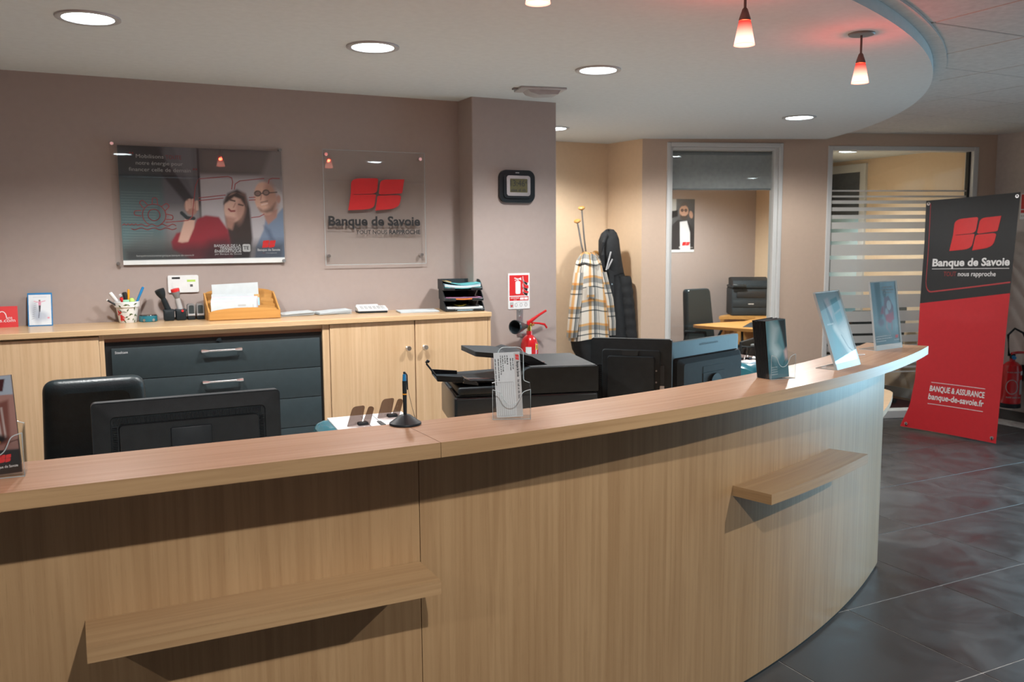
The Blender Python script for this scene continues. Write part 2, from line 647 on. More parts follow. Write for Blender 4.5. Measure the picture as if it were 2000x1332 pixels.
M['teal'] = mat('teal_gloss_plastic', (0.02, 0.15, 0.20, 1), 0.25, noise=0.04, coat=0.5)
M['blue'] = mat('blue_plastic', (0.01, 0.19, 0.45, 1), 0.4, noise=0.03)
M['lime'] = mat('lime_plastic', (0.42, 0.62, 0.12, 1), 0.5, noise=0.03)
M['mint'] = mat('mint_plastic', (0.28, 0.60, 0.40, 1), 0.5, noise=0.03)
M['green'] = mat('dark_green_paint', (0.06, 0.10, 0.025, 1), 0.6, noise=0.05)
M['orange'] = mat('orange_plastic', (0.75, 0.33, 0.02, 1), 0.45, noise=0.03)
M['grey'] = mat('mid_grey_plastic', (0.20, 0.205, 0.21, 1), 0.45, noise=0.04)
M['pale_grey'] = mat('pale_grey_plastic', (0.42, 0.43, 0.44, 1), 0.45, noise=0.04)
M['blind'] = mat('grey_blind_fabric', (0.42, 0.405, 0.395, 1), 0.9, noise=0.05, bump=0.3, bscale=800)
M['carpet'] = mat('dark_red_carpet', (0.085, 0.014, 0.016, 1), 0.95, noise=0.2, nscale=200, bump=0.6, bscale=600)
M['dark_base'] = mat('dark_skirting_tile', (0.05, 0.048, 0.046, 1), 0.5, noise=0.08)
M['lining'] = mat('black_quilted_lining', (0.012, 0.012, 0.013, 1), 0.6, noise=0.1)
M['coat_black'] = mat('black_coat_cloth', (0.013, 0.015, 0.017, 1), 0.75, noise=0.15, bump=0.5, bscale=250)
M['print'] = printmat('printed_paper', 0.45)
M['print_gloss'] = printmat('glossy_printed_paper', 0.35, 0.15)
M['acrylic'] = clear('clear_acrylic', (0.985, 0.992, 0.992, 1), 1.0, 0.015)
M['acrylic_edge'] = mat('acrylic_edge_glow', (0.62, 0.74, 0.78, 1), 0.2, noise=0.02, alpha=0.55)
M['glass'] = clear('window_glass', (0.93, 0.96, 0.96, 1), 0.8, 0.01)
M['smoke'] = clear('smoked_clear_plastic', (0.50, 0.44, 0.42, 1), 1.0, 0.03)
M['frost'] = frosted('frosted_film', (0.66, 0.65, 0.625, 1), 0.28)
M['lens'] = mat('lit_lamp_lens', (0.9, 0.9, 0.9, 1), 0.4, emit=(0.86, 0.98, 1.0, 1), estr=6.0)
M['grout'] = mat('pale_grey_grout', (0.50, 0.48, 0.46, 1), 0.9, noise=0.15)
M['banner_cloth'] = printmat('banner_cloth', 0.55)


def floor_tile_mat():
    m, nt, b = newmat('slate_grey_floor_tile')
    N, L = nt.nodes, nt.links
    tc = N.new('ShaderNodeTexCoord')
    oi = N.new('ShaderNodeObjectInfo')
    ad = N.new('ShaderNodeVectorMath')
    L.new(tc.outputs['Object'], ad.inputs[0])
    cb = N.new('ShaderNodeCombineXYZ')
    ml = N.new('ShaderNodeMath')
    ml.operation = 'MULTIPLY'
    ml.inputs[1].default_value = 40
    L.new(oi.outputs['Random'], ml.inputs[0])
    L.new(ml.outputs[0], cb.inputs[2])
    L.new(cb.outputs[0], ad.inputs[1])
    n1 = N.new('ShaderNodeTexNoise')
    n1.inputs['Scale'].default_value = 3.2
    n1.inputs['Detail'].default_value = 8
    n1.inputs['Roughness'].default_value = 0.62
    n1.inputs['Distortion'].default_value = 1.2
    L.new(ad.outputs[0], n1.inputs['Vector'])
    rp = N.new('ShaderNodeValToRGB')
    rp.color_ramp.elements[0].position = 0.33
    rp.color_ramp.elements[1].position = 0.72
    rp.color_ramp.elements[0].color = (0.040, 0.037, 0.036, 1)
    rp.color_ramp.elements[1].color = (0.078, 0.073, 0.071, 1)
    L.new(n1.outputs['Fac'], rp.inputs['Fac'])
    L.new(rp.outputs['Color'], b.inputs['Base Color'])
    r2_ = N.new('ShaderNodeMapRange')
    r2_.inputs['From Min'].default_value = 0.35
    r2_.inputs['From Max'].default_value = 0.7
    r2_.inputs['To Min'].default_value = 0.30
    r2_.inputs['To Max'].default_value = 0.55
    L.new(n1.outputs['Fac'], r2_.inputs['Value'])
    L.new(r2_.outputs[0], b.inputs['Roughness'])
    bp = N.new('ShaderNodeBump')
    bp.inputs['Strength'].default_value = 0.15
    bp.inputs['Distance'].default_value = 0.003
    L.new(n1.outputs['Fac'], bp.inputs['Height'])
    L.new(bp.outputs['Normal'], b.inputs['Normal'])
    return m


M['ftile'] = floor_tile_mat()


def plaid_mat():
    m, nt, b = newmat('cream_orange_grey_plaid_wool')
    N, L = nt.nodes, nt.links
    tc = N.new('ShaderNodeTexCoord')
    sp = N.new('ShaderNodeSeparateXYZ')
    L.new(tc.outputs['UV'], sp.inputs[0])
    cream, grey, dark, orange = (0.80, 0.77, 0.72, 1), (0.36, 0.37, 0.37, 1), (0.12, 0.14, 0.15, 1), (0.74, 0.45, 0.20, 1)

    def bands(ch, period, stops):
        dv = N.new('ShaderNodeMath')
        dv.operation = 'DIVIDE'
        dv.inputs[1].default_value = period
        L.new(sp.outputs[ch], dv.inputs[0])
        fr = N.new('ShaderNodeMath')
        fr.operation = 'FRACT'
        L.new(dv.outputs[0], fr.inputs[0])
        rp = N.new('ShaderNodeValToRGB')
        rp.color_ramp.interpolation = 'CONSTANT'
        e = rp.color_ramp.elements
        e[0].position, e[0].color = stops[0]
        e[1].position, e[1].color = stops[1]
        for p, c in stops[2:]:
            k = e.new(p)
            k.color = c
        L.new(fr.outputs[0], rp.inputs['Fac'])
        return rp.outputs['Color']
    a = bands(0, 0.17, [(0.0, cream), (0.34, orange), (0.50, cream), (0.62, dark), (0.68, grey), (0.80, cream), (0.90, dark), (0.94, cream)])
    c = bands(1, 0.19, [(0.0, cream), (0.28, dark), (0.33, cream), (0.48, grey), (0.68, orange), (0.78, cream)])
    mx = N.new('ShaderNodeMix')
    mx.data_type = 'RGBA'
    mx.blend_type = 'MULTIPLY'
    mx.inputs[0].default_value = 1.0
    L.new(a, mx.inputs[6])
    L.new(c, mx.inputs[7])
    L.new(mx.outputs[2], b.inputs['Base Color'])
    b.inputs['Roughness'].default_value = 0.9
    return m


M['plaid'] = plaid_mat()


def pendant_glass():
    """red-to-white frosted lamp glass, glowing from the bulb inside"""
    m, nt, b = newmat('glowing_red_lamp_glass')
    N, L = nt.nodes, nt.links
    N.remove(b)
    tc = N.new('ShaderNodeTexCoord')
    sp = N.new('ShaderNodeSeparateXYZ')
    L.new(tc.outputs['Generated'], sp.inputs[0])
    rp = N.new('ShaderNodeValToRGB')
    e = rp.color_ramp.elements
    e[0].position, e[0].color = 0.0, (1.0, 0.30, 0.22, 1)
    e[1].position, e[1].color = 1.0, (0.75, 0.05, 0.04, 1)
    k = e.new(0.15)
    k.color = (1.0, 0.62, 0.50, 1)
    k = e.new(0.55)
    k.color = (1.0, 0.40, 0.30, 1)
    L.new(sp.outputs[2], rp.inputs['Fac'])
    em = N.new('ShaderNodeEmission')
    L.new(rp.outputs['Color'], em.inputs[0])
    mr = N.new('ShaderNodeMapRange')
    mr.inputs['From Min'].default_value = 0.05
    mr.inputs['From Max'].default_value = 1.0
    mr.inputs['To Min'].default_value = 4.2
    mr.inputs['To Max'].default_value = 0.7
    L.new(sp.outputs[2], mr.inputs['Value'])
    L.new(mr.outputs[0], em.inputs[1])
    t = N.new('ShaderNodeBsdfTransparent')
    t.inputs[0].default_value = (1.0, 0.22, 0.16, 1)
    ms = N.new('ShaderNodeMixShader')
    ms.inputs[0].default_value = 0.45
    L.new(em.outputs[0], ms.inputs[1])
    L.new(t.outputs[0], ms.inputs[2])
    L.new(ms.outputs[0], N['Material Output'].inputs[0])
    return m


M['pendant'] = pendant_glass()

# ================================================================== THE SETTING
HC, HT = 2.40, 2.46            # plaster soffit, tiled ceiling
CX, CY = 0.60, 7.41            # common centre of the curved counter and soffit
RP = 5.31                      # counter front panel radius
YB = 4.94                      # back wall


def pth(a, R):
    if a <= 0:
        return (CX + a * RP, CY - R)
    return (CX + R * math.sin(a), CY - R * math.cos(a))


def alist(a0, a1, n=28):
    out = []
    if a0 < 0:
        out.append(a0)
        a0 = 0.0
    out += [a0 + (a1 - a0) * i / n for i in range(n + 1)]
    return out


def arc_solid(mb, al, Ra, Rb, z0, z1, m_top=0, m_side=0, vert=False):
    """band that follows the counter's line: straight, then the arc; UV carries the grain"""
    for i in range(len(al) - 1):
        a, b = al[i], al[i + 1]
        pa, pb, qa, qb = pth(a, Ra), pth(b, Ra), pth(a, Rb), pth(b, Rb)
        sa, sb = a * RP, b * RP
        v = [(*pa, z0), (*pb, z0), (*pb, z1), (*pa, z1), (*qa, z0), (*qb, z0), (*qb, z1), (*qa, z1)]
        sd = [(z0, sa), (z0, sb), (z1, sb), (z1, sa)] if vert else [(sa, z0), (sb, z0), (sb, z1), (sa, z1)]
        mb.add(v, [(0, 1, 2, 3)], m_side, [sd])
        mb.add(v, [(4, 5, 6, 7)], m_side, [sd])
        tp = [(sa, Ra), (sb, Ra), (sb, Rb), (sa, Rb)]
        mb.add(v, [(3, 2, 6, 7)], m_top, [tp])
        mb.add(v, [(0, 1, 5, 4)], m_side, [tp])
    for a in (al[0], al[-1]):
        pa, qa = pth(a, Ra), pth(a, Rb)
        mb.add([(*pa, z0), (*qa, z0), (*qa, z1), (*pa, z1)], [(0, 1, 2, 3)], m_side, [[(Ra, z0), (Rb, z0), (Rb, z1), (Ra, z1)]])
    return mb


def weld(o):
    bm = bmesh.new()
    bm.from_mesh(o.data)
    bmesh.ops.remove_doubles(bm, verts=bm.verts, dist=1e-5)
    bmesh.ops.recalc_face_normals(bm, faces=bm.faces)
    bm.to_mesh(o.data)
    bm.free()
    o.data.shade_smooth()
    o.data.set_sharp_from_angle(angle=math.radians(35))
    return o


# floor with its tiles
fl = struct('floor', MB().box(-3.6, 9.2, -3.0, 9.2, -0.12, -0.012), M['dark_base'])
MB().box(-3.0, 7.25, -1.2, 5.4, -0.012, -0.0022).build('grout_bed', M['grout'], fl)
tile_me = None
TX, TY, TX0, TY0 = 0.589, 0.624, 2.299, 2.599
tile_o = MB().rbox(0.002, TX - 0.002, 0.002, TY - 0.002, -0.0021, 0.0, 0.0012, 1).build('floor_tile', M['ftile'], fl)
first = True
for i in range(-8, 9):
    for j in range(-5, 5):
        x, y = TX0 + i * TX, TY0 + j * TY
        if x + TX > 7.26:
            continue
        far = max(math.hypot(px - CX, py - CY) for px in (x, x + TX) for py in (y, y + TY))
        if (far < RP - 0.1 and x > 0) or (x <= CX and y > 2.15):
            continue
        o = tile_o if first else tile_o.copy()
        if not first:
            COL.objects.link(o)
            o.parent = fl
        first = False
        o.location = (x, y, 0)

# walls
struct('wall_back', MB().box(-3.6, 2.12, YB, YB + 0.1, 0, HT), M['wall_mauve'])
struct('wall_pillar', MB().rbox(2.12, 2.677, 4.745, 6.54, -0.01, HT, 0.004, 1), M['wall_mauve'])
struct('wall_niche', MB().box(2.677, 4.26, 6.54, 6.64, 0, HT), M['wall_cream'])
struct('wall_niche_side', MB().prism([(4.20, 6.54), (4.25, 6.10), (4.28, 6.11), (4.32, 6.64)], 0, HT), M['wall_cream'])
struct('wall_left', MB().box(-3.7, -3.6, -3.0, YB + 0.1, 0, HT), M['wall_grey'])
struct('wall_lobby', MB().box(-3.6, 7.35, -3.1, -3.0, 0, HT), M['wall_grey'])
wr = MB()
wr.box(7.25, 7.35, 4.36, 8.2, 0, HT)
wr.box(7.25, 7.35, -3.0, 1.54, 0, HT)
wr.box(7.25, 7.35, 1.54, 4.36, 2.32, HT)
wr.box(7.25, 7.35, 1.54, 4.36, 0, 0.06)
struct('wall_right', wr, M['wall_grey'])
struct('baseboard_right', MB().box(7.236, 7.25, 4.36, 5.06, 0, 0.085), M['dark_base'])
w3 = struct('window_3', MB().box(7.26, 7.34, 1.54, 1.60, 0.06, 2.32).box(7.26, 7.34, 4.30, 4.36, 0.06, 2.32).box(7.26, 7.34, 2.92, 2.98, 0.06, 2.32).box(7.26, 7.34, 1.54, 4.36, 2.26, 2.32).box(7.26, 7.34, 1.54, 4.36, 0.06, 0.12), M['frame_white'])
MB().box(7.297, 7.303, 1.60, 2.92, 0.12, 2.26).build('pane', M['glass'], w3)
MB().box(7.297, 7.303, 2.98, 4.30, 0.12, 2.26).build('pane', M['glass'], w3)

# far wall: turned about 18.7 degrees, with a glazed opening and a glass partition
WA, WROT = (4.25, 6.10), math.radians(-18.70)
TW = TR(WA[0], WA[1], 0, rz=WROT)


def wroot(o):
    o.location = (WA[0], WA[1], 0)
    o.rotation_euler = (0, 0, WROT)
    return o


wf = MB()
wf.box(0, 0.208, 0, 0.1, 0, HT)
wf.box(0.208, 1.213, 0, 0.1, 2.374, HT)
wf.box(1.213, 1.613, 0, 0.1, 0, HT)
wf.box(1.613, 2.993, 0, 0.1, 2.356, HT)
wf.box(2.993, 3.165, 0, 0.1, 0, HT)
wroot(struct('wall_far', wf, M['wall_beige']))
# window_1: white stepped frame, pane
f1 = MB()
for x0, x1, y0 in ((0.208, 0.240, -0.012), (0.240, 0.263, 0.012), (1.181, 1.213, -0.012), (1.147, 1.181, 0.012)):
    f1.rbox(x0, x1, y0, 0.105, 0, 2.374, 0.004, 1)
f1.rbox(0.240, 1.181, -0.012, 0.105, 2.340, 2.374, 0.004, 1)
f1.rbox(0.263, 1.147, 0.012, 0.105, 2.316, 2.340, 0.004, 1)
win1 = wroot(struct('window_1', f1, M['frame_white']))
MB().box(0.263, 1.147, 0.055, 0.061, 0.0, 2.316).build('pane', M['glass'], win1)
# window_2: glass partition with frosted bands
f2 = MB()
f2.rbox(1.613, 1.655, -0.01, 0.11, 0, 2.356, 0.004, 1)
f2.rbox(2.945, 2.993, -0.01, 0.11, 0, 2.356, 0.004, 1)
f2.rbox(1.655, 2.945, -0.01, 0.11, 2.318, 2.356, 0.004, 1)
f2.rbox(1.655, 2.945, -0.01, 0.11, 0, 0.07, 0.004, 1)
win2 = wroot(struct('window_2', f2, M['frame_white']))
MB().box(1.655, 2.945, 0.045, 0.053, 0.07, 2.318).build('pane', M['glass'], win2)
MB().box(2.925, 2.945, 0.03, 0.07, 0.07, 2.318).build('edge_profile', M['steel_black'], win2, label='dark vertical edge profile')
BANDS = [(1.990, 1.977), (1.943, 1.928), (1.902, 1.874), (1.844, 1.812), (1.779, 1.745), (1.717, 1.660), (1.630, 1.556), (1.526, 1.432), (1.399, 1.290), (1.255, 1.118), (1.092, 0.977), (0.948, 0.857), (0.835, 0.755), (0.733, 0.672), (0.648, 0.600), (0.575, 0.538), (0.512, 0.484), (0.458, 0.440), (0.414, 0.402)]
for a, b in BANDS:
    MB().box(1.657, 2.925, 0.0405, 0.0435, b, a).build('frosted_band', M['frost'], win2)

# rooms beyond the far wall
struct('wall_office_back', MB().box(3.9, 7.25, 8.07, 8.17, 0, HT), M['wall_mauve'])
struct('wall_office_left', MB().prism([(4.32, 6.64), (4.40, 6.60), (4.40, 8.07), (4.32, 8.07)], 0, HT), M['wall_mauve'])
struct('wall_office_side', MB().box(7.235, 7.25, 7.16, 8.07, 0, HT), M['wall_cream'])
struct('wall_office_divider', MB().prism([(5.60, 5.77), (5.66, 5.73), (7.25, 7.10), (7.25, 7.16)], 0, HT), M['wall_cream'])
cw = MB()
cw.box(7.235, 7.25, 5.10, 6.46, 0, HT)
cw.box(7.235, 7.25, 6.46, 7.10, 2.33, HT)
struct('wall_meeting_side', cw, M['wall_cream'])
struct('baseboard_meeting', MB().box(7.22, 7.235, 5.10, 6.46, 0.03, 0.125), M['frame_white'])
off = MB()
off.prism([(4.35, 6.28), (7.235, 5.28), (7.235, 8.07), (4.4, 8.07)], 0.0, 0.006)
struct('floor_office', off, M['carpet'])
struct('ceiling_office', MB().prism([(4.35, 6.28), (7.235, 5.28), (7.235, 8.07), (4.4, 8.07)], 2.372, 2.40), M['ceiling'])
# white framed door on the side wall, standing behind the glass
d1 = struct('door_1', MB().box(7.205, 7.235, 6.46, 6.53, 0, 2.33).box(7.205, 7.235, 6.53, 7.05, 2.25, 2.33).box(7.205, 7.235, 7.00, 7.05, 0, 2.25), M['frame_white'])
MB().box(7.225, 7.235, 6.53, 7.00, 0.0, 2.25).build('leaf', mat('blue_grey_door', (0.10, 0.115, 0.135, 1), 0.25, noise=0.06), d1)
cvd = Canvas(0.46, 1.0, 24, 50, (70, 150, 175))  # painted panel added in place of the bright window beyond the door
cvd.grad((60, 140, 165), (190, 225, 235), 60)
cvd.ell(0.3, 0.5, 0.2, 0.3, (220, 240, 245), soft=0.2)
cvd.ell(0.65, 0.7, 0.12, 0.2, (30, 120, 150), soft=0.1)
cvd.build('bright_view_print', TR(7.224, 6.995, 0.80, rz=-PI / 2), M['print'], d1)

# soffit and tiled ceiling
RS = 5.427
sp = [(-3.6, CY - RS)] + [pth(a, RS) for a in alist(0, 1.215, 60)] + [(4.28, 6.10), (4.22, 6.54), (2.677, 6.54), (2.677, 4.96), (-3.6, 4.96)]
sof = struct('ceiling_soffit', MB().prism(sp, HC, HT - 0.001), M['ceiling'])
tr = MB()
arc_solid(tr, alist(-0.75, 1.2, 50), RS + 0.06, RS + 0.001, HT - 0.012, HT - 0.0005)
weld(struct('trim_1', tr, M['ctile']))
ce = struct('ceiling', MB().box(-3.7, 7.35, -3.1, 8.2, HT + 0.012, HT + 0.08), M['cjoint'])
CTX, CTY, CX0, CY0 = 0.603, 0.64, 3.261, 2.60
ct = MB().rbox(0.004, CTX - 0.004, 0.004, CTY - 0.004, HT, HT + 0.0125, 0.003, 1).build('ceiling_tile', M['ctile'], ce)
first = True
for i in range(-12, 8):
    for j in range(-9, 5):
        x, y = CX0 + i * CTX, CY0 + j * CTY
        if x + CTX < -3.5 or x > 7.2 or y < -3.0:
            continue
        if x < CX and y > CY - RS - 0.02:
            continue
        if max(math.hypot(px - CX, py - CY) for px in (x, x + CTX) for py in (y, y + CTY)) < RS - 0.02 or y > 5.75:
            continue
        o = ct if first else ct.copy()
        if not first:
            COL.objects.link(o)
            o.parent = ce
        first = False
        o.location = (x, y, 0)

# ================================================================== LIGHT FITTINGS
def downlight(x, y, z, label, r=0.112, watt=SPOT_W, group='recessed ceiling lamps', color=LAMP_COL, half=71, soft=0.06, blend=0.55):
    t = thing('ceiling_lamp', label, 'ceiling lamp', (x, y, z), 0, group)
    MB().lathe([(r, 0.0), (r, -0.006), (r * 0.93, -0.009), (r * 0.80, -0.006), (r * 0.78, 0.0)], 40).build('trim_ring', M['pale_grey'], t)
    MB().lathe([(0.0, -0.0015), (r * 0.79, -0.0015)], 40).build('lens', M['lens'], t, recalc=False)
    lamp('lamp_beam', 'SPOT', (0, 0, -0.02), watt, color, t, spot_size=math.radians(half * 2), spot_blend=blend, shadow_soft_size=soft)
    return t


downlight(0.114, 3.695, HC, 'round recessed lamp nearest the picture corner, in the plaster ceiling before the framed poster')
downlight(1.209, 3.729, HC, 'round recessed lamp in the plaster ceiling above the clear acrylic bank sign')
downlight(2.357, 3.763, HC, 'round recessed lamp in the plaster ceiling between the pillar and the red pendants')
downlight(4.508, 4.624, HC, 'round recessed lamp in the plaster ceiling above the glazed office opening', half=83, blend=0.35)
downlight(3.255, 5.80, HC, 'round recessed lamp half hidden behind the top of the pillar', watt=84, half=76, blend=0.5)
for lx, ly, lw, lt_ in ((0.53, 0.20, 1.0, 'above the camera, lighting the left counter shelf'), (3.09, 0.26, 1.0, 'lighting the right counter shelf'), (-2.0, 0.2, 0.45, 'beyond the left picture edge'), (5.6, 0.3, 0.55, 'before the shop window')):
    downlight(lx, ly, HT, 'round recessed lamp in the tiled lobby ceiling ' + lt_, watt=LOBBY_W * lw, group='lobby ceiling lamps', half=66, soft=0.022, blend=0.15)
downlight(5.75, 6.95, 2.372, 'round lamp added out of sight to light the office with the desk', watt=OFFICE_W * 1.7, group='added office lamps', half=80)  # unseen lamp added to brighten the desk office
downlight(6.42, 5.95, 2.372, 'round lamp added to light the room behind the striped glass', watt=OFFICE_W * 0.62, group='added office lamps', half=66)  # added lamp, its cone set to light the lower cream wall


def pendant(a, label):
    x, y = pth(a, 5.279)
    t = thing('pendant_lamp', label, 'pendant lamp', (x, y, HC), 0, 'red glass pendant lamps')
    MB().lathe([(0.0, -0.008), (0.048, -0.007), (0.052, -0.003), (0.052, 0.0)], 28).build('ceiling_plate', M['grey'], t)
    MB().cyl((0, 0, -0.006), (0, 0, -0.085), 0.0045, n=10).build('rod', M['bronze'], t)
    MB().lathe([(0.006, -0.078), (0.009, -0.082), (0.019, -0.112), (0.019, -0.118), (0.0, -0.118)], 20).build('lamp_holder', M['bronze'], t)
    sh = MB()
    sh.lathe([(0.019, -0.117), (0.034, -0.196), (0.030, -0.194), (0.016, -0.119)], 28)
    sh.build('shade', M['pendant'], t)
    lamp('bulb', 'POINT', (0, 0, -0.136), 9.0, (1.0, 0.55, 0.42), t, shadow_soft_size=0.012)
    return t


pendant(0.457, 'red and white glass pendant lamp hanging complete with its ceiling plate near the rounded edge')
pendant(0.272, 'red and white glass pendant lamp whose rod is cut by the top picture edge')
pendant(0.107, 'red glass pendant lamp of which only the glowing lower rim shows at the top edge')
pendant(-0.07, 'red glass pendant lamp out of frame over the straight part of the counter')
pendant(-0.25, 'red glass pendant lamp out of frame at the far end of the straight counter')

# flat emergency light / sensor on the soffit beside the pillar
t = thing('ceiling_sensor', 'flat pale plastic ceiling fitting with a sloped cover beside the pillar top', 'ceiling fitting', (2.36, 4.36, HC), math.radians(-12))
MB().rbox(-0.13, 0.13, -0.075, 0.075, -0.012, 0.0, 0.004, 2).build('base_plate', M['pale_grey'], t)
MB().prism([(-0.085, -0.012), (0.10, -0.012), (0.085, -0.034), (-0.02, -0.040), (-0.07, -0.028)], -0.055, 0.055, 'y').build('cover', M['pale_grey'], t)
MB().box(-0.155, -0.125, -0.02, 0.02, -0.008, 0).build('clip', M['grey'], t)

# ================================================================== RECEPTION COUNTER
HB, HTOP = 1.068, 1.104
cnt = thing('reception_counter', 'curved light oak reception counter with overhanging worktop and two small shelves', 'counter', (CX, 2.1, 0))
CT = TR(-CX, -2.1, 0)


def cbuild(mb, name, mats, **k):
    mb.T = I4()
    mb.v = [tuple(CT @ Vector(v)) for v in mb.v]
    return weld(mb.build(name, mats, cnt, **k))


A_SEAM, A_END, AW_SEAM, AW_END = 0.0335, 0.5615, 0.0283, 0.5212
cbuild(arc_solid(MB(), alist(-0.58, A_SEAM - 0.0002, 6), RP, RP - 0.025, 0.012, HB, vert=True), 'front_panel', M['wood'])
cbuild(arc_solid(MB(), alist(A_SEAM + 0.0002, A_END, 44), RP, RP - 0.025, 0.012, HB, vert=True), 'front_panel', M['wood'])
cbuild(arc_solid(MB(), alist(-0.579, A_END - 0.0005, 44), RP - 0.0252, RP - 0.0272, 0.012, HB - 0.001), 'bounce_lining', M['pale_grey'])  # unseen grey lining added to keep orange bounce light off the black machines
cbuild(arc_solid(MB(), alist(-0.58, A_END - 0.01, 44), RP - 0.004, RP - 0.022, 0.0, 0.012), 'plinth', M['black_matt'])
cbuild(arc_solid(MB(), alist(-0.58, AW_SEAM - 0.00012, 6), 5.52, 5.262, HB, HTOP, 0, 1), 'worktop', [M['wood_top_pinkcast'], M['wood']])
cbuild(arc_solid(MB(), alist(AW_SEAM + 0.00012, AW_END, 44), 5.52, 5.262, HB, HTOP, 0, 1), 'worktop', [M['wood_top_pinkcast'], M['wood']])
cbuild(MB().box(-0.012, 0.775, 1.952, 2.0995, 0.709, 0.744), 'shelf', [M['wood']], grain=0)
cbuild(arc_solid(MB(), alist(math.radians(14.95), math.radians(22.9), 14), 5.46, RP + 0.0005, 0.709, 0.744), 'shelf', [M['wood']])

# the lower desk behind the counter
dsk = thing('reception_desk', 'light wood work desk behind the counter, its rounded end showing past the curved panel', 'desk', (CX, 2.6, 0))
DT = TR(-CX, -2.6, 0)
out = [pth(a, 5.282) for a in alist(-0.55, 0.555, 40)] + [pth(0.558 + 0.13 * i / 6, 5.30) for i in range(7)]
end = [pth(0.700, 5.285), pth(0.714, 5.24), pth(0.722, 5.16), pth(0.722, 4.9), pth(0.705, 4.6)]
inn = [pth(a, 4.42) for a in reversed(alist(-0.55, 0.69, 40))]
dt = MB(DT).prism(out + end + inn, 0.712, 0.742)
dt.build('desktop', M['wood_cab'], dsk, grain=0)
MB(DT).prism([(1.25, 3.06), (1.88, 3.195), (2.20, 3.45), (2.10, 3.72), (1.36, 3.78)], 0.712, 0.742).build('return_top', M['wood_cab'], dsk, grain=0)
for x, y in ((-2.0, 2.7), (0.5, 2.8), (1.6, 3.5), (2.35, 3.05), (3.3, 3.35)):
    MB(DT).cyl((x, y, 0), (x, y, 0.712), 0.03, n=16).build('leg', M['grey'], dsk)


def stroke(mb, pts, wd, y=0.0, m=0):
    """drawn line on the plane y=const"""
    for i in range(len(pts) - 1):
        (x0, z0), (x1, z1) = pts[i], pts[i + 1]
        dx, dz = x1 - x0, z1 - z0
        L = math.hypot(dx, dz) or 1e-9
        nx, nz = -dz / L * wd / 2, dx / L * wd / 2
        ex, ez = dx / L * wd * 0.3, dz / L * wd * 0.3
        mb.add([(x0 - nx - ex, y, z0 - nz - ez), (x1 - nx + ex, y, z1 - nz + ez), (x1 + nx + ex, y, z1 + nz + ez), (x0 + nx - ex, y, z0 + nz - ez)], [(0, 1, 2, 3)], m)


def scribble(mb, x0, x1, base, h, y=0.0, m=0, seed=0):
    """print too small to read: word-like runs of tiny strokes"""
    r = random.Random(seed + int(1e4 * (x0 + base)))
    x = x0
    while x < x1:
        n = r.randint(2, 7)
        for _ in range(n):
            if x > x1:
                break
            hh = h * r.choice((0.7, 0.7, 0.75, 1.0))
            mb.add([(x, y, base), (x + h * 0.28, y, base), (x + h * 0.28, y, base + hh), (x, y, base + hh)], [(0, 1, 2, 3)], m)
            x += h * 0.48
        x += h * 0.5


# ================================================================== STORAGE WALL UNIT
ZC = 1.178
cab = thing('storage_cabinet', 'pale beech sideboard along the mauve wall, its open bay holding a dark drawer cabinet', 'cabinet', (0.0, 4.72, 0))
KT = TR(0, -4.72, 0)
MB(KT).rbox(-2.2, 2.118, 4.496, YB, ZC - 0.026, ZC, 0.002, 1).build('worktop', M['wood_cabtop'], cab, grain=0)
cx = MB(KT)
cx.box(-2.2, 0.106, 4.532, YB - 0.001, 0.06, ZC - 0.027)
cx.box(0.106, 0.127, 4.516, YB - 0.001, 0.0, ZC - 0.027)
cx.box(1.156, 1.191, 4.516, YB - 0.001, 0.0, ZC - 0.027)
cx.box(1.191, 2.100, 4.534, YB - 0.001, 0.06, ZC - 0.027)
cx.box(2.100, 2.118, 4.512, YB - 0.001, 0.0, ZC - 0.027)
cx.build('carcass', M['wood_cab'], cab, grain=2)
MB(KT).box(0.127, 1.156, 4.535, YB - 0.002, 1.114, 1.130).build('bay_shelf', M['wood_brown'], cab, grain=0, label='brown inner board above the drawers')
MB(KT).box(0.127, 1.156, 4.524, 4.54, 1.131, 1.1515).build('rail', M['wood_cab'], cab, grain=0)
MB(KT).rbox(-0.375, 0.104, 4.512, 4.531, 0.07, 1.143, 0.0015, 1).build('door', M['wood_cab'], cab, grain=2)
MB(KT).rbox(-1.0, -0.38, 4.512, 4.531, 0.07, 1.143, 0.0015, 1).build('door', M['wood_cab'], cab, grain=2)
MB(KT).rbox(-2.19, -1.005, 4.512, 4.531, 0.07, 1.143, 0.0015, 1).build('door', M['wood_cab'], cab, grain=2)
for x0, x1, kx in ((1.194, 1.6595, 1.617), (1.6655, 2.099, 1.715)):
    d = MB(KT).rbox(x0, x1, 4.512, 4.533, 0.07, 1.1495, 0.0015, 1).build('door', M['wood_cab'], cab, grain=2)
    MB(KT).lathe([(0.0105, 0), (0.0105, 0.004), (0.006, 0.008), (0.006, 0.016), (0.013, 0.02), (0.014, 0.03), (0.012, 0.033)], 20).build('knob', M['chrome'], d)
    k = d.children[0]
    k.data.transform(KT @ TR(kx, 4.512, 1.002, rx=PI / 2) @ KT.inverted())
MB(KT).box(-2.18, 2.09, 4.56, 4.6, 0, 0.06).build('plinth', M['black_matt'], cab)

